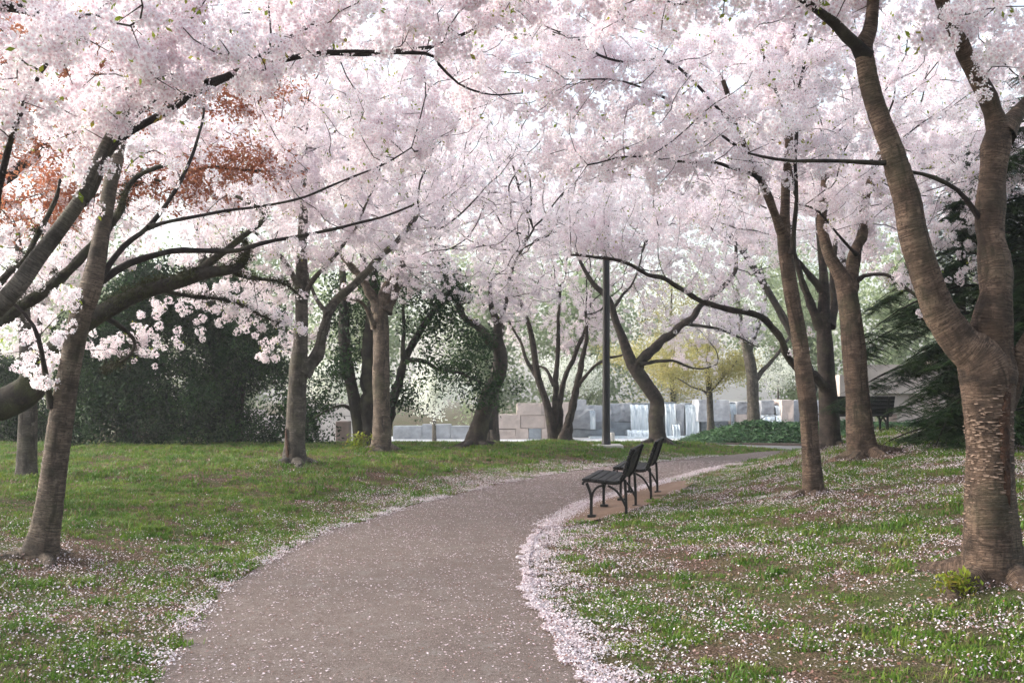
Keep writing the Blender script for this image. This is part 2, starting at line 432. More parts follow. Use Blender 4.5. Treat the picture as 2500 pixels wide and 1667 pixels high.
# ------------------------------------------------------------------ foliage units (spread by geometry nodes)
def flower_ball(seed, nfl=24, rad=0.055, fr=0.0185, leaves=0):
    rr = random.Random(seed); V, Fc, H, MI = [], [], [], []
    for i in range(nfl):
        z = 1 - 2 * (i + 0.5) / nfl; a = i * 2.39996 + rr.uniform(-.3, .3); q = math.sqrt(max(0, 1 - z * z))
        d = Vector((q * math.cos(a), q * math.sin(a), z)) + Vector((rr.uniform(-.35, .35), rr.uniform(-.35, .35), rr.uniform(-.35, .35))); d.normalize()
        c = d * rad * rr.uniform(0.62, 1.15)
        ax = d.orthogonal().normalized(); ay = d.cross(ax); rot = rr.uniform(0, 6.28); fs = fr * rr.uniform(0.8, 1.15)
        cup = rr.uniform(0.15, 0.6)
        b = len(V); V.append(c); H.append(0.85)
        for k in range(5):
            t = rot + k * 1.2566
            def pt(ang, r_, up): return c + (ax * math.cos(ang) + ay * math.sin(ang)) * r_ * fs + d * up * fs
            i0 = len(V)
            V += [pt(t - 0.50, 0.72, cup * .5), pt(t - 0.17, 1.04, cup), pt(t + 0.17, 1.04, cup), pt(t + 0.50, 0.72, cup * .5)]; H += [0.0] * 4
            Fc.append([b, i0, i0 + 1, i0 + 2, i0 + 3]); MI.append(0)
    for i in range(leaves):
        d = Vector((rr.uniform(-1, 1), rr.uniform(-1, 1), rr.uniform(-.4, 1))).normalized(); ax = d.orthogonal().normalized(); L = rr.uniform(.03, .055)
        c = d * rad * 0.9; b = len(V)
        V += [c, c + d * L * .5 + ax * L * .25, c + d * L, c + d * L * .5 - ax * L * .25]; H += [0] * 4
        Fc.append([b, b + 1, b + 2, b + 3]); MI.append(1)
    o = mesh_obj('blossom_unit', [tuple(v) for v in V], Fc, ['blossom', 'young_leaf'], attrs={'heart': ('FLOAT', H)}, link=False)
    o.data.polygons.foreach_set('material_index', MI)
    return o

def sprig(seed, n, spread, lw, ll, mat, droop=0.0, flatness=1.0):
    rr = random.Random(seed); V, Fc = [], []
    for i in range(n):
        c = Vector((rr.gauss(0, 1), rr.gauss(0, 1), rr.gauss(0, 1) * flatness)) * spread * 0.5
        d = Vector((rr.uniform(-1, 1), rr.uniform(-1, 1), rr.uniform(-.8, .6) - droop)).normalized()
        ax = d.cross(Vector((rr.uniform(-.5, .5), rr.uniform(-.5, .5), 1))).normalized(); up = ax.cross(d)
        L = ll * rr.uniform(.7, 1.25); w = lw * rr.uniform(.8, 1.2); b = len(V)
        V += [c, c + d * L * .45 + ax * w * .5 + up * w * .12, c + d * L, c + d * L * .45 - ax * w * .5 + up * w * .12]
        Fc += [[b, b + 1, b + 2], [b, b + 2, b + 3]]
    return mesh_obj('leaf_unit', [tuple(v) for v in V], Fc, mat, link=False)

def hemlock_spray(seed):
    rr = random.Random(seed); V, Fc = [], []
    for f in range(4):
        a0 = rr.uniform(-.6, .6) + (f - 1.5) * .5; L = rr.uniform(.28, .42)
        def ax(t): return Vector((math.cos(a0) * L * t, math.sin(a0) * L * t, -0.35 * L * t * t - 0.02 * f))
        for i in range(16):
            t = (i + 1) / 16; c = ax(t); side = Vector((-math.sin(a0), math.cos(a0), 0))
            for s in (-1, 1):
                d = (side * s + Vector((math.cos(a0), math.sin(a0), -.3)) * .7).normalized(); l = (.075 * (1.1 - t) + .018) * rr.uniform(.7, 1.2)
                n = Vector((d.y, -d.x, rr.uniform(-.3, .3))).normalized() * 0.009; b = len(V)
                V += [c - n, c + n, c + d * l + Vector((0, 0, -.2 * l))]; Fc.append([b, b + 1, b + 2])
    return mesh_obj('needle_unit', [tuple(v) for v in V], Fc, 'hemlock_leaf', link=False)

def tuft(seed, n, h, spread, mat):
    rr = random.Random(seed); V, Fc = [], []
    for i in range(n):
        c = Vector((rr.gauss(0, spread), rr.gauss(0, spread), -0.01)); a = rr.uniform(0, 6.28); l = h * rr.uniform(.5, 1.25); le = rr.uniform(.25, .95)
        d = Vector((math.cos(a), math.sin(a), 0)); s = Vector((-d.y, d.x, 0)) * rr.uniform(.0018, .0036) * (1 + h * 6)
        m1 = c + d * l * le * .35 + Vector((0, 0, l * .6)); tp = c + d * l * le + Vector((0, 0, l * (1.0 - .35 * le))); b = len(V)
        V += [c - s, c + s, m1 + s * .8, m1 - s * .8, tp]; Fc += [[b, b + 1, b + 2, b + 3], [b + 3, b + 2, b + 4]]
    return mesh_obj('tuft_unit', [tuple(v) for v in V], Fc, mat, link=False)

def scatter_group(name, units, full_rot, smin, smax):
    ng = bpy.data.node_groups.new(name, 'GeometryNodeTree')
    ng.interface.new_socket('Geometry', in_out='INPUT', socket_type='NodeSocketGeometry')
    ng.interface.new_socket('Geometry', in_out='OUTPUT', socket_type='NodeSocketGeometry')
    N, L = ng.nodes, ng.links
    gi, go = N.new('NodeGroupInput'), N.new('NodeGroupOutput')
    g2i = N.new('GeometryNodeGeometryToInstance')
    for u in units[::-1]:
        oi = N.new('GeometryNodeObjectInfo'); oi.inputs['Object'].default_value = u; oi.inputs['As Instance'].default_value = False
        L.new(oi.outputs['Geometry'], g2i.inputs[0])
    ip = N.new('GeometryNodeInstanceOnPoints'); ip.inputs['Pick Instance'].default_value = True
    rv = N.new('FunctionNodeRandomValue'); rv.data_type = 'FLOAT_VECTOR'
    rv.inputs[0].default_value = (0, 0, 0) if full_rot else (-0.15, -0.15, 0)
    rv.inputs[1].default_value = (6.283, 6.283, 6.283) if full_rot else (0.15, 0.15, 6.283)
    e2r = N.new('FunctionNodeEulerToRotation')
    rs = N.new('FunctionNodeRandomValue'); rs.data_type = 'FLOAT'; rs.inputs[2].default_value = smin; rs.inputs[3].default_value = smax; rs.inputs['Seed'].default_value = 5
    ri = N.new('FunctionNodeRandomValue'); ri.data_type = 'INT'; ri.inputs[4].default_value = 0; ri.inputs[5].default_value = len(units) - 1; ri.inputs['Seed'].default_value = 9
    at = N.new('GeometryNodeInputNamedAttribute'); at.data_type = 'FLOAT'; at.inputs['Name'].default_value = 'size'
    mu = N.new('ShaderNodeMath'); mu.operation = 'MULTIPLY'
    L.new(rs.outputs[1], mu.inputs[0]); L.new(at.outputs[0], mu.inputs[1])
    L.new(gi.outputs[0], ip.inputs['Points']); L.new(g2i.outputs[0], ip.inputs['Instance'])
    L.new(rv.outputs[0], e2r.inputs[0]); L.new(e2r.outputs[0], ip.inputs['Rotation'])
    L.new(mu.outputs[0], ip.inputs['Scale']); L.new(ri.outputs[2], ip.inputs['Instance Index'])
    L.new(ip.outputs[0], go.inputs[0])
    return ng

def scatter(name, pts, group, parent=None, size=None, kind='stuff'):
    pts = np.asarray(pts, float)
    sz = np.ones(len(pts)) if size is None else np.asarray(size, float)
    o = mesh_obj(name, pts, [], None, parent, attrs={'size': ('FLOAT', sz)})
    md = o.modifiers.new('spread', 'NODES'); md.node_group = group
    if kind: o['kind'] = kind
    return o

U_BLOSSOM = scatter_group('spread_blossom', [flower_ball(i, R.choice((20, 24, 28)), leaves=(3 if i in (2, 5) else 0)) for i in range(8)], True, 0.75, 1.3)
U_HOLLY = scatter_group('spread_holly', [sprig(100 + i, 20, 0.20, 0.045, 0.10, 'holly_leaf') for i in range(5)], True, 0.8, 1.3)
U_HEMLOCK = scatter_group('spread_hemlock', [hemlock_spray(200 + i) for i in range(4)], False, 0.8, 1.3)
U_MAPLE = scatter_group('spread_maple', [sprig(300 + i, 26, 0.30, 0.035, 0.06, 'maple_leaf', flatness=.4) for i in range(4)], False, 0.8, 1.3)
U_GOLD = scatter_group('spread_gold', [sprig(400 + i, 22, 0.30, 0.05, 0.08, 'gold_leaf', flatness=.5) for i in range(4)], True, 0.8, 1.3)
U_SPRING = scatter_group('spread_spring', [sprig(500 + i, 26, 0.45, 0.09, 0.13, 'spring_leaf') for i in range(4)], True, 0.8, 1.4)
U_DOGWOOD = scatter_group('spread_dogwood', [sprig(600 + i, 22, 0.34, 0.08, 0.09, 'dogwood', flatness=.5) for i in range(4)], True, 0.8, 1.3)
U_IVY = scatter_group('spread_ivy', [sprig(700 + i, 16, 0.14, 0.06, 0.07, 'ivy_leaf', flatness=.5) for i in range(4)], False, 0.8, 1.3)
U_GRASS = scatter_group('spread_grass', [tuft(800 + i, 18, 0.046, 0.028, 'grass_blade') for i in range(4)] + [tuft(850 + i, 14, 0.042, 0.03, 'dry_blade') for i in range(2)], False, 0.7, 1.3)
U_SPROUT = scatter_group('spread_sprout', [sprig(900 + i, 7, 0.06, 0.022, 0.045, 'young_leaf', droop=-.8) for i in range(3)], False, 0.7, 1.2)

# ------------------------------------------------------------------ trees
def sample_volumes(vols, n, rng):
    """vols rows: (px, py, Y, rx, ry, rz) ellipsoids in metres about a photo direction; points fill them by volume"""
    vol = np.array([v[3] * v[4] * v[5] * (v[6] if len(v) > 6 else 1) for v in vols]); vol /= vol.sum()
    out = []
    for v, share in zip(vols, vol):
        c = P(v[0], v[1], v[2]); k = max(1, int(round(n * share)))
        d = rng.normal(size=(k, 3)); d /= np.linalg.norm(d, axis=1)[:, None]
        r = rng.random(k) ** (1 / 2.4)
        out.append(c + d * r[:, None] * np.array(v[3:6]))
    return np.vstack(out)

def colonize(nodes, attract, D, kill, rng, iters=70, jitter=0.35):
    """space colonisation: nodes (n,3) start set; returns points and parent indices"""
    Pn = [np.array(x) for x in nodes]; par = [-1] * len(Pn)
    A = attract.copy()
    Pa = np.array(Pn)
    d = np.linalg.norm(A[:, None, :] - Pa[None], axis=2) if len(A) * len(Pa) < 4e7 else None
    near = d.argmin(1); nd = d.min(1); del d
    keep = nd > kill; A, near, nd = A[keep], near[keep], nd[keep]
    kids = {}
    for it in range(iters):
        if len(A) == 0: break
        u, inv = np.unique(near, return_inverse=True)
        dirs = (A - Pa[near]) / nd[:, None]
        sm = np.zeros((len(u), 3)); np.add.at(sm, inv, dirs)
        sm /= np.linalg.norm(sm, axis=1)[:, None] + 1e-9
        sm += rng.normal(size=sm.shape) * jitter; sm /= np.linalg.norm(sm, axis=1)[:, None]
        ok = np.array([kids.get(int(i), 0) < 3 for i in u])
        if not ok.any(): break
        new = Pa[u[ok]] + sm[ok] * D; src = u[ok]
        b = len(Pa)
        Pa = np.vstack([Pa, new]); par += [int(s) for s in src]
        for s in src: kids[int(s)] = kids.get(int(s), 0) + 1
        dd = np.linalg.norm(A[:, None, :] - new[None], axis=2); j = dd.argmin(1); m = dd[np.arange(len(A)), j]
        better = m < nd; near = np.where(better, j + b, near); nd = np.where(better, m, nd)
        keep = nd > kill; A, near, nd = A[keep], near[keep], nd[keep]
    return Pa, np.array(par)

TREES = {}
def tree(name, label, cat, group, base, trunk, limbs, vols, n_attr, unit, bark, twig_bark='twig_bark', D=0.2, kill=0.34, per_node=3.0,
         spread=0.10, hug=0.0, hug_r=0.45, seed=1, sides=18, lobes=0.5, rmax_leaf=0.012, size=1.0, leaf_name='blossom_crown', tip=0.0045, rough=0.06, expo=2.25,
         trunk_grow=0.75, leaf_drop=-0.055, ring=0.05, roots=0, slim=1.0):
    rng = np.random.default_rng(seed)
    root = empty(name, tuple(base), label, cat, group)
    org = np.array(base, float)
    growable = []
    trunk = [(*q[:3], q[3] * slim) for q in trunk]; limbs = [[(*q[:3], q[3] * slim) for q in lb] for lb in limbs]
    tp = catmull([(*q[:3], q[3]) for q in trunk], ring)
    v, f, b = tube(tp, sides, base_lobes=lobes, seed=seed, rough=rough)
    mesh_obj('trunk', v - org, f, bark, root, True, {'bark': ('FLOAT_VECTOR', b)})
    growable.append(tp[int(len(tp) * trunk_grow):])
    if roots:
        rq = random.Random(seed * 7 + 1); rb = trunk[1][3]; a_ = rq.uniform(0, 6.28)
        for k in range(roots):
            a_ += 6.283 / roots * rq.uniform(.75, 1.25); Lr = rb * rq.uniform(2.2, 4.2); pts_ = []
            for q in np.linspace(0, 1, 6):
                d_ = rb * .55 + Lr * q; aa = a_ + .35 * q * rq.uniform(-1, 1)
                x_, y_ = trunk[1][0] + math.cos(aa) * d_, trunk[1][1] + math.sin(aa) * d_
                pts_.append((x_, y_, float(ground(x_, y_)) + rb * (.34 * (1 - q) ** 2 - .12 - .22 * q), rb * (.42 * (1 - q) + .16)))
            v, f, b = tube(catmull(pts_, .05), 9, seed=seed + k, rough=.08)
            mesh_obj('root', v - org, f, bark, root, True, {'bark': ('FLOAT_VECTOR', b)})
    for k, lb in enumerate(limbs):
        grow_from = 0.25
        lp = catmull(lb, 0.12)
        wv = np.random.default_rng(seed * 31 + k).normal(size=(len(lp), 3)); wv[0] = 0
        for _ in range(2): wv[1:-1] = .5 * wv[1:-1] + .25 * (wv[:-2] + wv[2:])
        lp[:, :3] += wv * (.012 + .18 * lp[:, 3:4])
        lp[:, 3] *= 1 + .10 * np.sin(np.arange(len(lp)) * 1.9 + k)
        # collar where the limb leaves the trunk
        L = np.concatenate([[0], np.cumsum(np.linalg.norm(np.diff(lp[:, :3], axis=0), axis=1))])
        lp[:, 3] *= 1 + 0.45 * np.exp(-L / (2.2 * lp[0, 3] + 0.03))
        v, f, b = tube(lp, max(7, sides - 4), seed=seed * 10 + k, rough=rough)
        mesh_obj('limb', v - org, f, bark if lp[len(lp) // 2, 3] > 0.03 else twig_bark, root, True, {'bark': ('FLOAT_VECTOR', b)})
        growable.append(lp[int(len(lp) * grow_from):])
    G0 = np.vstack(growable)
    att = []
    if vols: att.append(sample_volumes(vols, n_attr, rng))
    if hug > 0:
        k = int(hug * len(G0)); idx = rng.integers(0, len(G0), k)
        att.append(G0[idx, :3] + rng.normal(size=(k, 3)) * hug_r * np.array([1, 1, 0.8]))
    if att:
        pts, par = colonize(G0[:, :3], np.vstack(att), D, kill, rng)
        n0, n = len(G0), len(pts)
        rad = np.full(n, tip); acc = np.zeros(n); best = np.full(n, -1); bestr = np.zeros(n)
        for i in range(n - 1, n0 - 1, -1):
            r = max(tip, acc[i] ** (1 / expo)) if acc[i] > 0 else tip
            rad[i] = r; p = par[i]; acc[p] += r ** expo
            if r > bestr[p]: bestr[p] = r; best[p] = i
        rad[:n0] = G0[:, 3]
        V, Fc, B, off = [], [], [], 0
        cap = 0.75
        for i in range(n0, n):
            p = par[i]
            if p >= n0 and best[p] == i: continue          # carried on from its parent
            chain = [(*pts[p], min(rad[i] * 1.15, rad[p] * cap if p < n0 else rad[i] * 1.1))]
            j = i
            while j != -1:
                chain.append((*pts[j], rad[j])); j = best[j] if best[j] >= 0 else -1
            ch = np.array(chain)
            if len(ch) > 3: ch[1:-1, :3] = 0.5 * ch[1:-1, :3] + 0.25 * (ch[:-2, :3] + ch[2:, :3])
            ch[-1, 3] *= 0.5
            s = 7 if ch[0, 3] > 0.02 else (5 if ch[0, 3] > 0.008 else 3)
            v, f, b = tube(ch, s, seed=(i % 17))
            V.append(v - org); Fc.append(f + off); B.append(b); off += len(v)
        if V:
            o = mesh_obj('branchwork', np.vstack(V), np.vstack(Fc), twig_bark, root, True, {'bark': ('FLOAT_VECTOR', np.vstack(B))}); o['kind'] = 'stuff'
        li = np.nonzero((np.arange(n) >= n0) & (rad < rmax_leaf))[0]
        k = rng.poisson(per_node, len(li)); li = np.repeat(li, k)
        pp = par[li]; tt = rng.random(len(li))[:, None]
        c = pts[li] * tt + pts[pp] * (1 - tt) + rng.normal(size=(len(li), 3)) * spread + np.array([0, 0, -leaf_drop])
        if unit: scatter(leaf_name, c - org, unit, root, np.full(len(c), size))
        TREES.setdefault('count', []).append((name, n - n0, len(c)))
    return root

def on_ground(px, py):
    b = G(px, py); return b

def T(base, *rows):
    """trunk or limb rows (px, py, radius[, dY]) standing at the depth of BASE"""
    return [(*P(r[0], r[1], base[1] + (r[3] if len(r) > 3 else 0.0)), r[2]) for r in rows]

def limb(Y0, Y1, r0, r1, *pix):
    n = len(pix)
    return [(*P(p[0], p[1], Y0 + (Y1 - Y0) * i / (n - 1)), r0 + (r1 - r0) * i / (n - 1)) for i, p in enumerate(pix)]

CH = 'cherry trees in blossom'
BASES = {k: on_ground(*v) for k, v in dict(t1=(97, 1372), t2=(65, 1165), t3=(720, 1143), t4=(933, 1103), t5=(1160, 1090), t7=(1610, 1085), t9=(1985, 1215),
                                           t10=(2032, 1097), t11=(2110, 1130), t12=(2425, 1432), e3=(890, 1098), lamp=(1480, 1088)).items()}
for k, hh, hr in (('t1', .05, .6), ('t3', .10, 1.1), ('t4', .06, 1.0), ('t5', .05, 1.0), ('t7', .05, .9), ('t9', .05, .5), ('t10', .06, .8), ('t11', .09, .9), ('t12', .07, .7)):
    HUMPS.append((BASES[k][0], BASES[k][1], hh, hr))

def sunk(b, d=0.10): return (b[0], b[1], b[2] - d)

# --- setting first: ground sheet, path, pad, plaza
def build_ground():
    xs = np.concatenate([[-380, -250, -150, -80, -50, -35, -28], np.arange(-22, -8, 0.5), np.arange(-8, 8, 0.16), np.arange(8, 24, 0.5), [28, 36, 50, 80, 150, 250, 380]])
    ys = np.concatenate([[-90, -60, -15, -3, 0, 1.5], np.arange(2.4, 14, 0.16), np.arange(14, 34, 0.3), np.arange(34, 48, 1.0), [50, 56, 65, 80, 120, 200, 300, 450]])
    X, Y = np.meshgrid(xs, ys)
    Z = ground(X, Y) - 0.006 * ((X > xl(Y)) & (X < xr(Y)))
    nx, ny = len(xs), len(ys)
    i = np.arange(ny - 1)[:, None] * nx + np.arange(nx - 1)[None, :]
    Fq = np.stack([i, i + 1, i + nx + 1, i + nx], -1).reshape(-1, 4)
    o = mesh_obj('ground', np.stack([X, Y, Z], -1).reshape(-1, 3), Fq, 'lawn_soil', None, True)
    tag(o, kind='structure')
    # main path
    Ys = np.concatenate([np.arange(2.0, 29.3, 0.2)])
    V, Fc = [], []
    wob = lambda y, s: 0.03 * math.sin(5.1 * y + s) + 0.02 * math.sin(13 * y + 2 * s)
    for y in Ys:
        a, b = float(xl(y)) + wob(y, 0.3), float(xr(y)) + wob(y, 1.7)
        for k in range(9):
            t_ = k / 8; x = a + (b - a) * t_
            V.append((x, y + 0.0, max(float(ground(x, y, False)), 0.0) * 0 + float(ground(x, y, False)) + 0.006 + 0.018 * math.sin(math.pi * t_)))
    for r in range(len(Ys) - 1):
        for k in range(8): Fc.append([r * 9 + k, r * 9 + k + 1, r * 9 + k + 10, r * 9 + k + 9])
    tag(mesh_obj('path', V, Fc, 'path_gravel', None, True), kind='structure')
    # crossing path beyond the lawn
    cp = catmull([(30, 24.5, 0, 1.3), (15, 28.4, 0, 1.25), (8.2, 30.0, 0, 1.1), (4.6, 31.6, 0, 0.9), (0, 34.4, 0, .9), (-8, 38, 0, .9), (-30, 42, 0, 1)], 0.6)
    V, Fc = [], []
    for i, q in enumerate(cp):
        t_ = cp[min(i + 1, len(cp) - 1)] - cp[max(i - 1, 0)]; nrm = np.array([-t_[1], t_[0]]); nrm /= np.linalg.norm(nrm)
        for s in (-1, -.33, .33, 1):
            x, y = q[0] + nrm[0] * q[3] * s, q[1] + nrm[1] * q[3] * s
            V.append((x, y, float(ground(x, y, False)) + 0.016))
    for i in range(len(cp) - 1):
        for k in range(3): Fc.append([4 * i + k, 4 * i + k + 1, 4 * i + 5 + k, 4 * i + 4 + k])
    tag(mesh_obj('pavement', V, Fc, 'asphalt', None, True), kind='structure')
    # bench pad
    pad = [(1339, 1286), (1433, 1230), (1500, 1209), (1551, 1197), (1618, 1182), (1690, 1172), (1700, 1185), (1651, 1214), (1595, 1239), (1517, 1266), (1446, 1280), (1380, 1289)]
    pv = [flat(*p) for p in pad]
    V = [(x, y, float(ground(x, y, False)) + 0.022) for x, y in pv]
    c = np.mean(np.array(V), 0); V.append(tuple(c)); n = len(pv)
    tag(mesh_obj('bench_pad', V, [[(i + 1) % n, i, n] for i in range(n)], 'pad_earth'), kind='structure')
    # pale plaza in front of the fountain
    mb = MB(); mb.box(-10.5, 24, 42.6, 52.5, -1.2, -0.575)
    tag(mb.build('plaza', 'plaza_stone', bevel=0.02), kind='structure')
build_ground()

# --- tree T1: leaning cherry, left foreground
b = BASES['t1']; Y = b[1]
tree('cherry_tree', 'leaning grey-brown cherry trunk in the left foreground, beside the near lawn edge', 'tree', CH, sunk(b),
     [(b[0] - .02, b[1], b[2] - .12, .17)] + T(b, (100, 1365, .16), (120, 1250, .137), (145, 1050, .128), (165, 930, .122), (195, 780, .118), (225, 690, .112), (250, 560, .085, .1), (270, 450, .075, .2), (285, 390, .068, .3), (312, 220, .05, .6), (330, 60, .035, .9), (340, -90, .02, 1.2)),
     [limb(Y, Y + .9, .038, .012, (232, 690), (300, 605), (368, 545), (440, 440), (482, 340), (500, 255)),
      limb(Y + .1, Y + 1.9, .042, .012, (240, 685), (321, 643), (424, 616), (500, 611), (576, 612), (670, 585), (760, 570), (834, 556), (930, 530), (1010, 503)),
      limb(Y + .25, Y + 2.0, .022, .009, (362, 556), (450, 535), (560, 514), (720, 490), (834, 444), (920, 410), (1005, 368)),
      limb(Y - .05, Y - .4, .038, .012, (128, 995), (118, 940), (104, 880), (78, 795), (30, 745), (-20, 690)),
      limb(Y + .4, Y + 2.4, .03, .01, (300, 320), (380, 240), (480, 150), (600, 60), (700, -20))],
     [(430, 110, 11.6, 1.7, 1.6, 0.75), (900, 230, 12.0, 1.7, 1.8, 1.0), (820, 430, 11.4, 0.9, .9, .35, .7), (100, 260, 10.6, .9, 1.0, 0.6), (980, 420, 12.2, .8, 1, .35, .7)],
     480, U_BLOSSOM, 'cherry_bark', hug=.75, hug_r=.26, trunk_grow=.93, ring=.02, roots=4, slim=0.82, seed=3, per_node=3.4, size=1.08)

# --- tree T0: off the left edge, limbs reaching across the top
b0 = np.array([-4.9, 6.3, float(ground(-4.9, 6.3))]); Y = 6.3
tree('cherry_tree', 'smooth grey limbs crossing the upper left corner with large near blossoms', 'tree', CH, sunk(b0),
     [(b0[0], b0[1], b0[2] - .12, .17), (b0[0], b0[1], .3, .13), (-4.75, 6.3, .9, .11), (-4.3, 6.3, 1.35, .09), (*P(-230, 930, 6.3), .072), (*P(0, 745, 6.3), .058), (*P(95, 625, 6.35), .053), (*P(190, 497, 6.4), .046), (*P(225, 425, 6.4), .038), (*P(262, 345, 6.45), .032), (*P(312, 255, 6.5), .027), (*P(350, 185, 6.5), .022), (*P(378, 115, 6.5), .018), (*P(435, 10, 6.6), .012)],
     [limb(6.4, 8.2, .036, .011, (196, 490), (240, 420), (285, 348), (360, 295), (450, 240), (520, 200), (620, 165), (770, 127), (900, 130), (1020, 124), (1100, 100), (1225, 25)),
      limb(6.75, 7.4, .024, .010, (505, 208), (590, 175), (660, 130), (720, 85), (790, 40), (850, -10)),
      limb(7.4, 8.6, .014, .006, (780, 128), (1040, 130), (1075, 160), (1120, 205), (1180, 230), (1280, 232)),
      limb(6.0, 6.2, .036, .022, (-160, -30), (0, 8), (60, 25), (110, 46), (200, 90), (225, 92)),
      limb(6.3, 6.0, .028, .01, (-40, 790), (-20, 560), (0, 420), (40, 300), (100, 180), (180, 60))],
     [(230, 90, 6.2, 1.25, 1.0, .62), (650, 30, 6.9, 1.1, .9, .32), (60, 260, 6.0, .5, .5, .3), (1050, 20, 7.6, 1.0, .8, .36)],
     400, U_BLOSSOM, 'grey_bark', hug=.55, hug_r=.22, seed=5, per_node=3.0, D=.15, kill=.22, spread=.08, size=1.1)

# --- mossy old tree, off the left edge
bm_ = np.array([-8.7, 12.8, float(ground(-8.7, 12.8))])
MOSSY = tree('mossy_tree', 'old mossy tree with gnarled green limbs reaching in from the left edge', 'tree', CH, sunk(bm_),
     [(bm_[0], bm_[1], bm_[2] - .15, .42), (-8.6, 12.8, .45, .36), (*P(-250, 1090, 12.7), .31), (*P(-90, 1010, 12.6), .25), (*P(15, 985, 12.6), .235), (*P(75, 945, 12.6), .20), (*P(105, 880, 12.6), .155), (*P(210, 790, 12.7), .135), (*P(330, 722, 12.8), .12), (*P(420, 692, 12.9), .105), (*P(500, 667, 13), .088), (*P(575, 655, 13.1), .07), (*P(602, 622, 13.2), .052), (*P(598, 590, 13.3), .04)],
     [limb(12.7, 12.9, .115, .03, (-230, 1060), (-140, 900), (0, 792), (90, 722), (150, 682), (210, 622), (285, 530), (303, 472), (335, 432), (420, 400)),
      limb(12.95, 13.4, .062, .025, (455, 680), (520, 632), (580, 590), (640, 540), (615, 500), (560, 470)),
      limb(12.4, 12.2, .055, .025, (-120, 880), (0, 690), (60, 640), (105, 550), (125, 500), (150, 440)),
      limb(13.0, 14.6, .04, .012, (380, 700), (450, 720), (540, 730), (620, 760), (690, 800)),
      limb(12.9, 14.2, .04, .012, (250, 770), (300, 800), (330, 840), (300, 880), (250, 900)),
      limb(13.1, 14.8, .04, .012, (560, 655), (620, 680), (690, 690), (740, 730))],
     [(560, 750, 14.2, 1.1, .8, .42, 1.3), (310, 850, 14, .75, .7, .36, .9), (680, 810, 14.4, .6, .6, .45, 1.2), (480, 840, 14.3, .6, .6, .3, .6), (80, 620, 13, 1.0, .9, .7), (430, 560, 13.5, 1.1, .9, .4, .8)],
     470, U_BLOSSOM, 'mossy_bark', slim=0.85, seed=7, per_node=1.9, rough=.12, hug=.2, hug_r=.4, spread=.09)

# moss cushions along the upper sides of the old limbs
def moss_on(root, n, seed):
    rng = np.random.default_rng(seed); pts = []
    for ch in root.children:
        if ch.name.split('.')[0] in ('trunk', 'limb'):
            me = ch.data; co = np.zeros(len(me.vertices) * 3); me.vertices.foreach_get('co', co); no = np.zeros(len(me.vertices) * 3)
            me.vertex_normals.foreach_get('vector', no); co, no = co.reshape(-1, 3), no.reshape(-1, 3)
            pts.append(co[no[:, 2] > -.25])
    pts = np.vstack(pts); pts = pts[rng.integers(0, len(pts), n)] + rng.normal(size=(n, 3)) * .018
    k = mnoise.noise; keep = np.array([k(Vector(p) * 1.7) > -.12 for p in pts]); pts = pts[keep]
    scatter('moss', pts, U_MOSS, root, rng.uniform(.5, 1.3, len(pts)))
U_MOSS = scatter_group('spread_moss', [sprig(950 + i, 22, .06, .012, .03, 'moss_leaf') for i in range(3)], True, .7, 1.3)
moss_on(MOSSY, 2600, 3)

# --- T2 behind T1
b = BASES['t2']; Y = b[1]
tree('cherry_tree', 'grey trunk half hidden behind the leaning foreground cherry at the left edge', 'tree', CH, sunk(b),
     [(b[0], b[1], b[2] - .12, .2)] + T(b, (65, 1160, .19), (68, 1050, .165), (70, 950, .155), (66, 850, .14), (60, 780, .12), (55, 690, .09), (40, 560, .06)),
     [limb(Y, Y + .6, .07, .03, (70, 880), (95, 800), (110, 720), (150, 620), (190, 520)), limb(Y, Y - .5, .07, .03, (60, 800), (20, 720), (-40, 620))],
     [(80, 560, Y + .3, 2.4, 2.2, 1.3), (0, 780, Y + .5, 1.2, 1.2, .8), (150, 380, Y + 1, 2.6, 2.2, 1.2)], 420, U_BLOSSOM, 'grey_bark', slim=0.85, seed=9, per_node=3.2)

# --- T3
b = BASES['t3']; Y = b[1]
T3 = tree('cherry_tree', 'cherry with a scarred base and a knotted low fork, on the left lawn', 'tree', CH, sunk(b),
     [(b[0], b[1], b[2] - .12, .24)] + T(b, (719, 1138, .225), (722, 1050, .205), (725, 960, .20), (728, 900, .20), (733, 850, .155), (736, 780, .135), (736, 690, .125), (738, 590, .11), (742, 480, .085), (745, 340, .05)),
     [limb(Y, Y + .5, .135, .045, (738, 912), (772, 862), (788, 795), (818, 738), (876, 682), (925, 630), (985, 570), (1030, 510)),
      limb(Y, Y - .4, .065, .025, (735, 725), (705, 655), (665, 605), (610, 560)),
      limb(Y, Y - .7, .055, .022, (745, 722), (772, 672), (828, 612), (870, 555), (900, 480)),
      limb(Y, Y + .5, .05, .02, (800, 765), (770, 730), (755, 690), (750, 640))],
     [(740, 430, Y, 3.3, 2.6, 1.9), (560, 700, Y + .3, 1.5, 1.4, .8, .8), (640, 860, Y + .5, .9, .9, .35, .6), (980, 470, Y + .5, 1.8, 1.8, 1.2), (800, 160, Y - 1.5, 2.0, 1.8, 1.0, 1.6), (1150, 190, Y, 1.6, 1.6, .9)], 1400, U_BLOSSOM, 'grey_bark', ring=.02, roots=5, slim=0.88, seed=13, per_node=3.3, hug=.3)

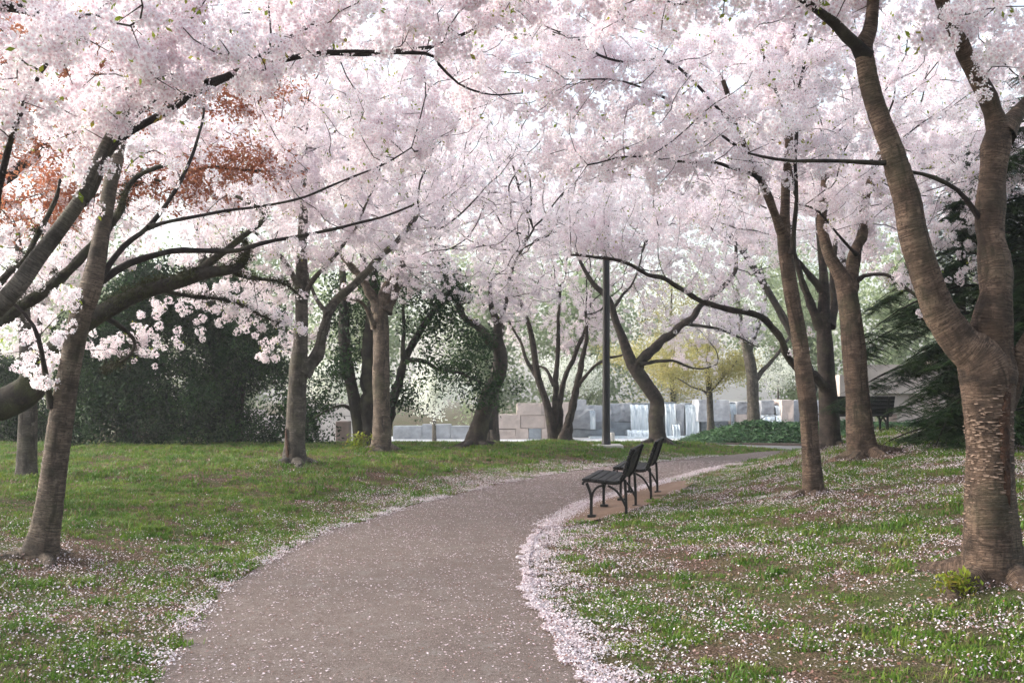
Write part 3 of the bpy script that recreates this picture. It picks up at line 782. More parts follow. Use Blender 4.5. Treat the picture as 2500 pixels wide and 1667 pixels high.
# --- T4
b = BASES['t4']; Y = b[1]
tree('cherry_tree', 'straight brown cherry trunk with a Y fork in front of the black-trunked evergreen', 'tree', CH, sunk(b),
     [(b[0], b[1], b[2] - .12, .27)] + T(b, (933, 1098, .25), (932, 1000, .225), (930, 900, .215), (931, 800, .20), (930, 750, .19), (945, 700, .13), (975, 655, .1), (1000, 590, .06)),
     [limb(Y, Y - .5, .13, .05, (926, 760), (896, 698), (868, 660), (828, 615), (800, 560)), limb(Y, Y + .6, .13, .05, (940, 762), (965, 712), (985, 650), (986, 590), (1000, 500)),
      limb(Y - .05, Y - .8, .07, .03, (915, 800), (897, 760), (875, 735), (840, 730))],
     [(950, 440, Y, 4.0, 3.0, 2.3), (1030, 670, Y, 1.9, 1.6, .85, 1.5), (800, 690, Y - .5, 1.0, 1, .5, .7)], 950, U_BLOSSOM, 'cherry_bark', roots=4, slim=0.92, tip=.007, seed=17, per_node=3.4, D=.24, kill=.4, spread=.13)

# --- T5
b = BASES['t5']; Y = b[1]
tree('cherry_tree', 'dark cherry with a trunk bowed to the right, at the far edge of the lawn', 'tree', CH, sunk(b),
     [(b[0], b[1], b[2] - .12, .3)] + T(b, (1162, 1084, .29), (1176, 1020, .25), (1196, 960, .235), (1219, 910, .22), (1222, 870, .205), (1214, 835, .19), (1215, 790, .12), (1200, 750, .08), (1196, 690, .05)),
     [limb(Y, Y - .4, .14, .05, (1210, 845), (1170, 803), (1132, 772), (1102, 705), (1075, 662), (1050, 590)), limb(Y, Y + .8, .08, .03, (1215, 800), (1235, 740), (1250, 660), (1300, 560))],
     [(1170, 420, Y, 4.2, 3.0, 2.9), (1230, 705, Y, 2.0, 1.6, .9, 1.6), (1450, 540, Y - 1.6, 1.5, 1.0, .95, 1.5)], 1150, U_BLOSSOM, 'dark_bark', roots=5, slim=0.88, tip=.007, seed=19, per_node=3.4, D=.24, kill=.4, spread=.13)

# --- T6 many-stemmed
b6 = np.array([*P(1362, 1070, 31.0)[:2], float(ground(P(1362, 1070, 31.0)[0], 31.0))]); Y = 31.0
HUMPS.append((b6[0], b6[1], .12, .9))
tree('cherry_tree', 'many-stemmed cherry fanning out from a mulch mound beside the lamp post', 'tree', CH, sunk(b6),
     [(*P(1352, 1082, Y), .2), (*P(1349, 1060, Y), .17), (*P(1336, 990, Y), .125), (*P(1313, 920, Y), .11), (*P(1301, 840, Y), .095), (*P(1290, 790, Y), .075), (*P(1268, 730, Y), .05)],
     [limb(Y, Y + .3, .12, .04, (1354, 1070), (1355, 980), (1358, 900), (1364, 800), (1368, 700)), limb(Y + .1, Y + .6, .11, .04, (1364, 1070), (1369, 980), (1376, 930), (1405, 862), (1428, 805), (1440, 740)),
      limb(Y, Y - .5, .15, .04, (1384, 1075), (1389, 1020), (1409, 940), (1420, 880), (1432, 830), (1430, 760)), limb(Y - .2, Y - .8, .06, .03, (1411, 942), (1440, 907), (1475, 878), (1520, 868)),
      limb(Y, Y + .2, .07, .03, (1314, 925), (1285, 880), (1268, 830), (1242, 785)), limb(Y, Y + .5, .06, .03, (1352, 940), (1330, 900), (1290, 890)),
      limb(Y - .25, Y - .3, .16, .07, (1378, 1074), (1384, 1045), (1390, 1012))],
     [(1370, 640, Y, 3.4, 2.8, 2.0), (1440, 800, Y + 1.2, 1.6, 1.3, .9, 3.4), (1270, 770, Y + .8, 1.3, 1.2, .9, 1.8)], 1200, U_BLOSSOM, 'dark_bark', tip=.007, seed=23, per_node=3.6, D=.26, kill=.44, spread=.14, lobes=.1, sides=10)

# --- T7 S-shaped
b = BASES['t7']; Y = b[1]
tree('cherry_tree', 'S-curved dark cherry trunk rising right behind the two benches', 'tree', CH, sunk(b),
     [(b[0], b[1], b[2] - .12, .28)] + T(b, (1608, 1078, .24), (1602, 1024, .215), (1604, 980, .21), (1581, 944, .20), (1559, 912, .185), (1540, 881, .17), (1519, 823, .12), (1504, 787, .11), (1493, 747, .10), (1478, 720, .09), (1451, 696, .075), (1425, 655, .05), (1400, 600, .03)),
     [limb(Y, Y - .6, .14, .045, (1552, 905), (1580, 868), (1612, 832), (1652, 805), (1690, 774), (1714, 743), (1741, 720), (1781, 685), (1795, 655), (1796, 605)),
      limb(Y, Y + .8, .05, .02, (1492, 760), (1520, 720), (1545, 690), (1570, 620)), limb(Y - .2, Y + .6, .05, .016, (1560, 890), (1640, 880), (1700, 900), (1750, 890)),
      limb(Y - .3, Y + .4, .05, .016, (1670, 790), (1740, 800), (1800, 820), (1850, 850))],
     [(1560, 540, Y + 1.8, 4.2, 2.4, 1.3), (1720, 790, Y + 2.2, 2.1, 1.2, .8, 5.5), (1800, 640, Y + 1.8, 2.2, 1.8, .9)], 1250, U_BLOSSOM, 'dark_bark', roots=5, tip=.007, seed=29, per_node=3.6, D=.24, kill=.4, spread=.12)

# --- T9 slim
b = BASES['t9']; Y = b[1]
tree('cherry_tree', 'slim straight cherry trunk on the right bank, just behind the benches', 'tree', CH, sunk(b),
     [(b[0], b[1], b[2] - .12, .14)] + T(b, (1986, 1209, .132), (1979, 1100, .117), (1973, 1000, .115), (1965, 930, .113), (1951, 820, .107), (1936, 740, .10), (1922, 650, .10), (1914, 575, .095), (1917, 510, .062), (1919, 440, .058), (1925, 380, .055), (1929, 250, .048), (1934, 170, .042), (1938, 40, .03)),
     [limb(Y, Y - .3, .062, .03, (1916, 580), (1898, 536), (1876, 486), (1853, 433), (1836, 395), (1800, 320), (1770, 200)),
      limb(Y - .1, Y - .5, .032, .014, (1934, 620), (1943, 513), (1944, 402), (1947, 245), (1970, 125), (1990, 60)),
      limb(Y, Y - .6, .022, .008, (1922, 290), (1889, 200), (1865, 134), (1850, 30)),
      limb(Y - .2, Y - 1.8, .025, .008, (1855, 437), (1760, 400), (1650, 395), (1560, 380), (1440, 400)),
      limb(Y - .2, Y - 1.5, .022, .007, (1840, 400), (1720, 300), (1600, 230), (1500, 195), (1380, 195)),
      limb(Y - .2, Y - 2.2, .022, .007, (1800, 320), (1640, 155), (1500, 150), (1400, 90), (1330, 60))],
     [(1650, 300, Y - .9, 1.9, 1.8, .85), (1850, 150, Y, 1.8, 1.8, .8), (1450, 320, Y - 1.2, 1.1, 1.2, .7, .8), (1960, 350, Y - .8, .9, .8, .35, .8), (1300, 150, Y - 1.0, 1.2, 1.3, .6), (1150, 60, Y, 1.2, 1.3, .5)], 860, U_BLOSSOM, 'warm_bark', ring=.02, roots=4, slim=0.88, seed=31, per_node=3.4, hug=.7, hug_r=.3, size=1.02)

# --- T10
b = BASES['t10']; Y = b[1]
tree('cherry_tree', 'dark cherry with a long limb arching left over the path', 'tree', CH, sunk(b),
     [(b[0], b[1], b[2] - .12, .22)] + T(b, (2031, 1092, .19), (2024, 1000, .172), (2019, 930, .165), (2014, 835, .15), (2010, 785, .135), (2012, 700, .09), (2008, 640, .075), (2000, 540, .07), (1995, 420, .05)),
     [limb(Y, Y - .3, .08, .04, (2004, 800), (1974, 732), (1956, 679), (1940, 620), (1925, 540)), limb(Y, Y + .5, .09, .04, (2022, 795), (2035, 737), (2032, 670), (2040, 560)),
      limb(Y, Y - .2, .07, .03, (2006, 705), (1970, 665), (1947, 630)),
      limb(Y - .1, Y - 2.6, .08, .02, (2014, 948), (1985, 915), (1946, 895), (1920, 859), (1902, 819), (1866, 783), (1835, 765), (1772, 754), (1714, 738), (1679, 716), (1634, 685), (1589, 671), (1554, 654), (1500, 633), (1446, 625), (1397, 618))],
     [(1900, 430, Y, 3.2, 2.6, 1.6), (1470, 510, Y - 2.2, 1.0, 1.2, .75, 4.0), (2100, 480, Y + 1, 2.0, 2.0, 1.3, .8)], 700, U_BLOSSOM, 'dark_bark', roots=4, seed=37, per_node=3.3, hug=.15)

# --- T11
b = BASES['t11']; Y = b[1]
tree('cherry_tree', 'thick reddish cherry trunk with a flared base, between the slim tree and largest trunk', 'tree', CH, sunk(b),
     [(b[0], b[1], b[2] - .12, .30)] + T(b, (2112, 1124, .27), (2104, 1080, .235), (2096, 1000, .215), (2088, 900, .20), (2080, 800, .19), (2070, 730, .18), (2061, 690, .165), (2046, 662, .125), (2028, 630, .11), (2014, 589, .10), (2006, 540, .09), (2014, 446, .07), (2010, 330, .05)),
     [limb(Y, Y + .4, .13, .05, (2068, 712), (2080, 675), (2091, 612), (2108, 565), (2112, 482), (2132, 425), (2160, 330)),
      limb(Y, Y - .3, .04, .02, (2085, 690), (2110, 672), (2157, 670), (2193, 688), (2246, 735)), limb(Y, Y - .8, .03, .012, (2090, 620), (2060, 590), (2000, 520), (1950, 500))],
     [(2180, 330, Y, 3.0, 2.4, 1.4), (2000, 250, Y - .5, 2.4, 2.2, 1.3), (2240, 600, Y + 1.2, 1.3, 1.2, .7, .8), (2240, 90, Y + .5, 1.7, 1.6, .8)], 880, U_BLOSSOM, 'warm_bark', ring=.02, roots=6, slim=0.84, seed=41, per_node=3.2)

# --- T12 big right-hand tree
b = BASES['t12']; Y = b[1]
t12 = tree('cherry_tree', 'largest cherry trunk with peeling bark and a V fork, on the right edge', 'tree', CH, sunk(b),
     [(b[0], b[1], b[2] - .12, .22)] + T(b, (2424, 1425, .20), (2421, 1370, .185), (2419, 1300, .172), (2416, 1200, .163), (2416, 1100, .160), (2415, 1000, .165), (2410, 920, .178), (2385, 868, .150), (2345, 836, .122), (2296, 768, .112), (2278, 723, .105), (2255, 656, .10), (2228, 567, .094), (2216, 491, .09), (2195, 424, .088), (2175, 357, .08), (2148, 290, .074), (2126, 223, .069), (2113, 156, .064), (2109, 112, .06), (2126, 60, .046), (2136, -60, .036)),
     [limb(Y, Y + .15, .125, .085, (2414, 935), (2420, 860), (2418, 790), (2420, 723), (2420, 634), (2419, 545), (2426, 446), (2438, 357), (2444, 310)) + limb(Y + .15, Y - .2, .066, .035, (2424, 268), (2398, 201), (2367, 134), (2331, 80), (2313, 40), (2290, -50)),
      limb(Y + .15, Y + .3, .062, .045, (2446, 330), (2470, 299), (2496, 263), (2570, 190)),
      limb(Y + .05, Y - .1, .066, .04, (2445, 985), (2470, 948), (2487, 902), (2502, 850), (2545, 750), (2560, 600)),
      limb(Y, Y - .3, .046, .02, (2113, 140), (2090, 112), (2068, 94), (2037, 58), (1992, 22), (1945, -10), (1850, -70)),
      limb(Y, Y - .25, .018, .007, (2180, 397), (2110, 396), (2045, 394), (1934, 393), (1867, 377), (1834, 365)),
      limb(Y + .1, Y - .05, .02, .012, (2400, 545), (2376, 513), (2336, 469), (2282, 437), (2224, 415))],
     [(2300, -60, 6.8, 1.8, 1.3, .33), (1900, -70, 7, 1.6, 1.3, .36), (1500, -80, 7.8, 1.5, 1.3, .42), (1880, 350, Y - .4, .3, .3, .1, .5), (2480, 60, 6.4, .6, .6, .25)],
     420, U_BLOSSOM, 'warm_bark', ring=.02, roots=5, seed=43, per_node=3.1, D=.15, kill=.25, spread=.08, size=1.08, sides=22, lobes=.42, trunk_grow=.82)

# peeling bark curls on the big trunk
def curls():
    rr = random.Random(4); V, Fc = [], []
    for i in range(620):
        py = rr.uniform(905, 1290); c = P(2416, py, Y); a = rr.gauss(-2.2, .75); r = .163 * (1 + .06 * rr.uniform(-1, 1))
        w = rr.uniform(.008, .028); h = rr.uniform(.002, .007); lift = rr.uniform(.003, .011)
        bse = len(V)
        for k in range(4):
            t_ = (k / 3 - .5) * w / r * 1.6; q = abs(k - 1.5) / 1.5
            dr = r + lift * (1 - .5 * q)
            V.append((c[0] + math.cos(a + t_) * r * .99, c[1] + math.sin(a + t_) * r * .99, c[2] + h * .3))
            V.append((c[0] + math.cos(a + t_) * dr, c[1] + math.sin(a + t_) * dr, c[2] - h * (1.2 - q * .6)))
        for k in range(3): Fc.append([bse + 2 * k, bse + 2 * k + 1, bse + 2 * k + 3, bse + 2 * k + 2])
    V = np.array(V) - np.array(sunk(BASES['t12']))
    o = mesh_obj('peeling_bark', V, Fc, 'bark_curl', t12); o['kind'] = 'stuff'
def fissure(root, key, rows, a0, a1, rad, seed, name='bark_fissure'):
    # torn strip of dark inner bark running down the trunk
    rr = random.Random(seed); V, Fc = [], []; org = np.array(sunk(BASES[key])); n = 40
    Yk = BASES[key][1]
    for i in range(n):
        t_ = i / (n - 1); px = np.interp(t_, np.linspace(0, 1, len(rows)), [r[0] for r in rows]); py = np.interp(t_, np.linspace(0, 1, len(rows)), [r[1] for r in rows])
        c = P(px, py, Yk); w = math.sin(math.pi * min(1, t_ * 1.02 + .02)) ** .4; m_ = (a0 + a1) / 2 + .12 * math.sin(5 * t_ + seed); h = (a1 - a0) / 2 * w
        for k in range(6):
            q = k / 5; a = m_ + h * (2 * q - 1) + (rr.uniform(-.09, .09) if k in (0, 5) else 0); rd = rad * (1.035 + .02 * rr.random() if 0 < k < 5 else .985)
            V.append((c[0] + math.cos(a) * rd, c[1] + math.sin(a) * rd, c[2]))
    for i in range(n - 1):
        for k in range(5): Fc.append([i * 6 + k, i * 6 + 6 + k, i * 6 + 7 + k, i * 6 + k + 1])
    mesh_obj(name, np.array(V) - org, Fc, 'torn_bark', root, True)
simple_mat('torn_bark', (0.045, 0.022, 0.014), 0.9, 0.6, 22, 1.0)
fissure(t12, 't12', [(2413, 905), (2416, 1000), (2416, 1100), (2416, 1230)], -1.50, -1.02, .166, 2)
fissure(T3, 't3', [(721, 1045), (720, 1100), (719, 1138)], -2.6, -2.1, .192, 5)
simple_mat('bark_curl', (0.21, 0.148, 0.112), 0.8, 0.5, 30, 0.2)
curls()


# --- evergreens
def dark_tree(label, base, rows, limbs, vols, n, seed, unit=None, per=5.0, size=1.15, name='holly_tree', cat='tree', group='dark evergreens', **kw):
    kw.setdefault('spread', .17); kw.setdefault('D', .3); kw.setdefault('kill', .45)
    return tree(name, label, cat, group, base, [(base[0], base[1], base[2] - .05, rows[0][3])] + rows, limbs, vols, n, unit or U_HOLLY, kw.pop('bark', 'black_bark'), 'black_bark',
                per_node=per, seed=seed, size=size, leaf_name='leaf_crown', rmax_leaf=.03, sides=9, lobes=.1, trunk_grow=.2, **kw)

def gz(px, Y): x = (px - CX) / F * Y; return np.array([x, Y, float(ground(x, Y))])

Yh = 27.5; b = gz(330, Yh)
dark_tree('broad dark holly reaching the ground behind the left lawn, nearest the leaning trunk', sunk(b), T(b, (330, 1110, .16), (325, 950, .13), (330, 780, .1), (335, 640, .05)), [],
          [(300, 900, Yh, 1.9, 1.3, 2.1), (230, 1000, Yh - .3, 1.3, 1.0, 1.0), (420, 1010, Yh - .2, 1.4, 1.0, 1.0), (380, 740, Yh, 1.6, 1.2, 1.0), (330, 1088, Yh - .4, 2.4, .8, .22, 1.6)], 760, 51, per=8)  # flat last volume: low leaves added to stand in for the shadow strip below
b = gz(565, 28.5); Yh = 28.5
dark_tree('dark holly with a bare lower trunk, in line with the scarred cherry', sunk(b), T(b, (568, 1105, .13), (572, 1000, .12), (560, 850, .1), (565, 700, .05)), [limb(Yh, Yh, .09, .04, (590, 1100), (588, 1000), (600, 900), (620, 800))],
          [(560, 800, Yh, 1.9, 1.3, 1.5), (500, 960, Yh, 1.1, 1.0, .9), (660, 860, Yh, 1.2, 1.0, 1.2, .8), (590, 1060, Yh + .5, 1.3, .6, .45, .7), (480, 1070, Yh - .3, 1.0, .6, .4), (600, 1086, Yh - .6, 1.7, .6, .2, 1.6)], 680, 53, per=6.5)  # flat last volume: low dark leaves added in place of shade along the base
b = gz(40, 30); Yh = 30
dark_tree('dark evergreen shrub at the left edge, behind the grey trunk', sunk(b), T(b, (40, 1100, .1), (45, 1000, .08), (50, 900, .04)), [], [(60, 1010, Yh, 1.6, 1, 1.15), (180, 1040, Yh, 1.0, .9, .9), (-60, 960, Yh, 1.4, 1.0, 1.6)], 260, 57, name='evergreen_shrub', cat='shrub')
b = gz(745, 27.0); Yh = 27.0
dark_tree('low dark evergreen shrub just right of the scarred cherry base', sunk(b), T(b, (745, 1095, .05), (750, 1060, .04), (752, 1020, .02)), [], [(760, 1075, Yh, .75, .6, .33), (700, 1000, Yh + 1, .9, .6, .9, .6)], 110, 59, name='evergreen_shrub', cat='shrub', per=4)

b = BASES['e3']; Yh = b[1] + .6
e3 = dark_tree('black-trunked evergreen with several stems and thin dark leaves, behind the Y-forked cherry', sunk(b), T(b, (885, 1092, .2, .6), (870, 1000, .165, .6), (850, 900, .15, .6), (840, 820, .15, .6), (840, 740, .12, .6), (835, 640, .07, .6)),
          [limb(Yh, Yh, .2, .1, (900, 1098), (898, 950), (900, 850), (906, 790), (912, 720), (915, 640)), limb(Yh, Yh + .3, .15, .05, (930, 1085), (952, 1000), (968, 950), (985, 890), (1010, 830), (1050, 770), (1092, 725), (1110, 670)),
           limb(Yh, Yh - .4, .06, .025, (990, 880), (1035, 882), (1062, 900), (1085, 905), (1130, 912), (1175, 935)), limb(Yh, Yh, .06, .03, (985, 890), (984, 820), (985, 740), (988, 680)),
           limb(Yh, Yh, .05, .02, (868, 1010), (840, 990), (800, 1000), (770, 1020))],
          [(1120, 830, Yh, 1.5, 1.1, .8), (1180, 950, Yh, 1.1, .9, .7), (1040, 960, Yh, 1.0, .8, .8, .6), (780, 930, Yh, .8, .8, .9), (1000, 700, Yh, 1.6, 1.2, .7), (740, 1010, Yh + .3, .6, .6, .5), (850, 760, Yh + .3, 1.0, 1, 1, .7)], 460, 61, per=3.0, size=.95, name='evergreen_tree')

def hemlock(label, base, top_py, spread_m, seed, n=900, lo=.1, lean=0.0, rows=11):
    """conifer: trunk, drooping whorled boughs, needle sprays"""
    rr = random.Random(seed); root = empty('hemlock_tree', tuple(base), label, 'tree', 'dark evergreens')
    H = P(0, top_py, base[1])[2] - base[2]
    tp = np.array([(base[0] + lean * t_, base[1], base[2] + H * t_, .19 * (1 - .93 * t_)) for t_ in np.linspace(-.01, 1, 24)]); org = np.array(base)
    v, f, bb = tube(tp, 10, .25, seed); mesh_obj('trunk', v - org, f, 'black_bark', root, True, {'bark': ('FLOAT_VECTOR', bb)})
    V, Fc, B, off, pts = [], [], [], 0, []
    nb = int(H * rows)
    for i in range(nb):
        t_ = lo + (1 - lo) * (i + rr.random()) / nb; a = i * 2.39996 + rr.uniform(-.4, .4); L = spread_m * (1 - t_ ** 2.2) * rr.uniform(.4, 1.15) + .25
        c = np.array([base[0] + lean * t_, base[1], base[2] + H * t_]); d = np.array([math.cos(a), math.sin(a), 0])
        q = np.linspace(0, 1, 9)[:, None]
        pth = c + d * L * q + np.array([0, 0, 1]) * (.18 * L * q - .48 * L * q * q)
        ch = np.hstack([pth, (.022 * (1 - .85 * q)) * (L / 2 + .4)])
        v, f, bb = tube(ch, 4, seed=i % 11); V.append(v - org); Fc.append(f + off); B.append(bb); off += len(v)
        for k in range(int(L * 30)):
            u_ = rr.uniform(.15, 1.03); s_ = rr.gauss(0, .16) * L * (1.1 - u_ * .6)
            pp = c + d * L * u_ + np.array([-d[1], d[0], 0]) * s_ + np.array([0, 0, .18 * L * u_ - .48 * L * u_ * u_ - abs(s_) * .3 - rr.uniform(0, .08)])
            pts.append(pp)
    o = mesh_obj('branchwork', np.vstack(V), np.vstack(Fc), 'black_bark', root, True, {'bark': ('FLOAT_VECTOR', np.vstack(B))}); o['kind'] = 'stuff'
    pts = np.array(pts); pts = pts[pts[:, 2] > base[2] + .04]
    scatter('needle_crown', pts - org, U_HEMLOCK, root, np.full(len(pts), .95))
    return root
b = gz(2400, 16.5)
hemlock('dark hemlock with drooping boughs, behind the largest cherry trunk', tuple(b), 330, 2.1, 71, lo=.04)
b = gz(2600, 14.0)
hemlock('dark hemlock rising behind the right edge of the view', tuple(b), 60, 2.0, 73, lo=.05)

# --- red maple, trunk off the left edge
bmap = np.array([-9.9, 16.5, float(ground(-9.9, 16.5))])
tree('maple_tree', 'rust-red maple leaves showing between the blossoms at upper left', 'tree', None, sunk(bmap),
     [(bmap[0], bmap[1], bmap[2] - .1, .2), (-9.8, 16.5, 1.5, .16), (-9.3, 16.5, 3.2, .13), (*P(-80, 520, 16.5), .11), (*P(60, 400, 16.5), .09), (*P(200, 250, 16.5), .06), (*P(260, 60, 16.5), .03)],
     [limb(16.5, 16.2, .07, .02, (-40, 500), (100, 500), (240, 470), (380, 440), (520, 410), (640, 420)), limb(16.5, 16.2, .06, .02, (120, 340), (250, 300), (400, 250), (520, 200), (640, 240)), limb(16.5, 16, .06, .02, (-120, 560), (-40, 300), (0, 120), (60, 0))],
     [(570, 410, 16.2, 1.3, .9, .45), (600, 240, 16.2, 1.1, .9, .7), (330, 200, 16.3, 1.5, .9, .8), (40, 60, 15.0, 1.2, .9, .9, 1.8), (40, 540, 15.2, .9, .8, .5, 1.4), (110, 340, 15.8, 1.0, .8, .7, 1.3), (430, 490, 16.0, 1.3, .7, .35, 1.4)], 1250, U_MAPLE, 'dark_bark', seed=81, per_node=2.4, D=.22, kill=.34, spread=.12, leaf_name='leaf_crown', size=1.1)

# --- beyond the plaza
b = gz(1840, 39.5); b[2] = 0.15; Yh = 39.5
tree('shade_tree', 'stout grey trunk standing in the ivy bed in front of the fountain', 'tree', None, sunk(b),
     [(b[0], b[1], b[2] - .2, .30)] + T(b, (1840, 1040, .26), (1838, 960, .225), (1835, 910, .22), (1828, 870, .21), (1815, 820, .16), (1805, 770, .1), (1800, 700, .06)),
     [limb(Yh, Yh, .1, .04, (1845, 925), (1862, 908), (1885, 880), (1910, 850), (1935, 810), (1950, 740)), limb(Yh, Yh, .1, .04, (1828, 870), (1850, 800), (1870, 720), (1860, 650))],
     [(1850, 680, Yh, 4, 3, 2.0)], 330, U_SPRING, 'grey_bark', seed=83, per_node=1.0, D=.35, kill=.5, leaf_name='leaf_crown', size=.55)
b = gz(1735, 41.0); b[2] = 0.1; Yh = 41
tree('young_tree', 'slender young tree with golden-green leaves in front of the fountain', 'tree', None, sunk(b),
     [(b[0], b[1], b[2] - .2, .17)] + T(b, (1735, 1045, .15), (1733, 980, .13), (1730, 930, .12), (1728, 890, .09), (1730, 850, .06), (1732, 780, .03)),
     [limb(Yh, Yh, .05, .02, (1731, 965), (1712, 950), (1690, 945), (1650, 920)), limb(Yh, Yh, .05, .02, (1731, 955), (1750, 940), (1775, 910), (1800, 880))],
     [(1700, 890, Yh, 2.4, 1.8, .85), (1560, 870, Yh + 2, 2.0, 1.6, .75), (1800, 900, Yh + 1, 1.3, 1.3, .7)], 420, U_GOLD, 'grey_bark', seed=89, per_node=3.2, D=.3, kill=.45, spread=.2, leaf_name='leaf_crown')

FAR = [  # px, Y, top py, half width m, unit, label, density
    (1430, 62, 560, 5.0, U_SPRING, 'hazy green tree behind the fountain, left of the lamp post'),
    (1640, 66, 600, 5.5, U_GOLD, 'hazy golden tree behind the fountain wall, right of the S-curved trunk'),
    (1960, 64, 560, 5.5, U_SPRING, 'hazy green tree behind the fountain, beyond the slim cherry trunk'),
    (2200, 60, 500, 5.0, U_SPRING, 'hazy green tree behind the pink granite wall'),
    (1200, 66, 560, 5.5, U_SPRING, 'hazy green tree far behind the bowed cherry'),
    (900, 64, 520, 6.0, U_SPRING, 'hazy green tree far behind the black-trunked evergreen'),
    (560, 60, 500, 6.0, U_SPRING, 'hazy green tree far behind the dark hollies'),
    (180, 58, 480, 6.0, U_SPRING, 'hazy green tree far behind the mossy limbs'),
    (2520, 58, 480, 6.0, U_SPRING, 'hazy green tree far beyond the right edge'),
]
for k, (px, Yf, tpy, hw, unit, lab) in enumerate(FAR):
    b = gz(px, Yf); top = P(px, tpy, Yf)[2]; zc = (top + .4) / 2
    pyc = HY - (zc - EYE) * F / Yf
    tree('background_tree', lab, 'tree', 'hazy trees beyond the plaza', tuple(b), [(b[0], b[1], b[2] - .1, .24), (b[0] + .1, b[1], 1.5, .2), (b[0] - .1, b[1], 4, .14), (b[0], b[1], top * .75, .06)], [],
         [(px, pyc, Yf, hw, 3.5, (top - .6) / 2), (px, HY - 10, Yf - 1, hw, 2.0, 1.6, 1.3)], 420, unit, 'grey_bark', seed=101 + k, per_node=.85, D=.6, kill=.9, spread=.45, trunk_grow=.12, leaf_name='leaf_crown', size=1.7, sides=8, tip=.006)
for k, (px, pyc, Yf, hw, hz, lab) in enumerate([(1060, 940, 46, 2.0, 1.3, 'white dogwood in flower seen under the evergreen boughs'), (1400, 910, 54, 2.2, 1.1, 'pale dogwood in flower above the pink granite wall'),
                                              (1900, 900, 57, 2.2, 1.0, 'white dogwood in flower above the fountain wall, near the cascade'), (800, 930, 48, 2.2, 1.2, 'white dogwood in flower behind the scarred cherry')]):
    b = gz(px, Yf)
    tree('dogwood_tree', lab, 'tree', 'dogwoods in flower', tuple(b), [(b[0], b[1], b[2] - .1, .1), (b[0], b[1], .6, .08), (b[0], b[1], 2.4, .04)], [], [(px, pyc, Yf, hw, 1.6, hz)], 220, U_DOGWOOD, 'grey_bark', seed=121 + k,
         per_node=2.4, D=.35, kill=.55, spread=.25, trunk_grow=.5, leaf_name='flower_crown', sides=7)
# distant cherries closing the avenue
for k, (px, Yf, pyc, hw, hz, lab) in enumerate([(1290, 37.5, 480, 5.0, 2.9, 'pale distant cherry crown between the bowed trunk and the lamp post'), (1640, 36.5, 450, 5.0, 2.8, 'pale distant cherry crown high above the S-curved trunk'), (2010, 34, 450, 4.5, 2.8, 'pale distant cherry crown behind the arching limb'), (820, 34, 420, 5, 2.8, 'pale distant cherry crown behind the scarred and Y-forked trunks'), (420, 30, 330, 5.0, 2.6, 'pale distant cherry crown behind the red maple leaves'), (2380, 26, 330, 3.6, 2.6, 'pale distant cherry crown behind the hemlocks')]):
    tx = {0: 1205, 1: 1967, 2: 2092, 3: 927, 4: 520, 5: 2330}[k]
    b = gz(tx, Yf)
    tree('cherry_tree', lab, 'tree', CH, sunk(b), [(b[0], b[1], b[2] - .1, .24), (b[0], b[1], 1.2, .2), (b[0] + .1, b[1], 2.6, .17), (*P(.5 * (tx + px), pyc + 150, Yf), .1), (*P(px, pyc, Yf), .05)], [], [(px, pyc, Yf, hw, 2.8, hz)], 620, U_BLOSSOM, 'dark_bark', seed=141 + k,
         per_node=3.6, D=.34, kill=.52, spread=.2, size=1.35, sides=9, trunk_grow=.45)

# ------------------------------------------------------------------ fountain and walls
def block(parent, px0, py0, px1, py1, Yf, depth, mat, name='block', base_z=None, seed=0, jig=.06):
    rr = random.Random(seed); a, c = P(px0, py1, Yf), P(px1, py0, Yf); z0 = a[2] if base_z is None else base_z
    o0 = parent.location; mb = MB(); mb.box(a[0], c[0], Yf, Yf + depth, z0, c[2]); o = mb.build(name, mat, parent)
    bm = bmesh.new(); bm.from_mesh(o.data)
    bmesh.ops.subdivide_edges(bm, edges=bm.edges[:], cuts=5, use_grid_fill=True)
    for v in bm.verts:
        n_ = mnoise.noise(Vector((v.co.x * 1.3 + seed, v.co.y * 1.3, v.co.z * 1.7))) + .6 * mnoise.noise(Vector((v.co.x * 4 + seed, v.co.y * 4, v.co.z * 5)))
        v.co += Vector((jig * n_, jig * 2 * n_, jig * .6 * n_)) 
        v.co -= Vector(o0)
    bm.to_mesh(o.data); bm.free()
    return o

def fall(parent, px0, py0, px1, py1, Yf, out_=.25, seed=0, lip=.15):
    """a sheet of falling water: thin curved slab from lip to pool"""
    a, c = P(px0, py1, Yf), P(px1, py0, Yf); H = c[2] - a[2]; n, mcols = 9, 12; rr = random.Random(seed); V, Fc = [], []
    for side in (0, 1):
        for i in range(n):
            t_ = i / (n - 1)
            for k in range(mcols + 1):
                x = a[0] + (c[0] - a[0]) * k / mcols; w = .03 * math.sin(k * 2.3 + seed) + .02 * math.sin(k * 5.1)
                V.append((x, Yf + lip * (1 - min(1, t_ * 5)) - out_ * t_ ** .6 + w + side * .05, c[2] - H * t_ + (0.02 * math.sin(k * 1.7 + seed) if i == 0 else 0)))
    N = n * (mcols + 1)
    for i in range(n - 1):
        for k in range(mcols):
            q = i * (mcols + 1) + k; Fc.append([q, q + mcols + 1, q + mcols + 2, q + 1]); Fc.append([N + q, N + q + 1, N + q + mcols + 2, N + q + mcols + 1])
    return mesh_obj('waterfall', np.array(V) - np.array(parent.location), Fc, 'falling_water', parent, True)

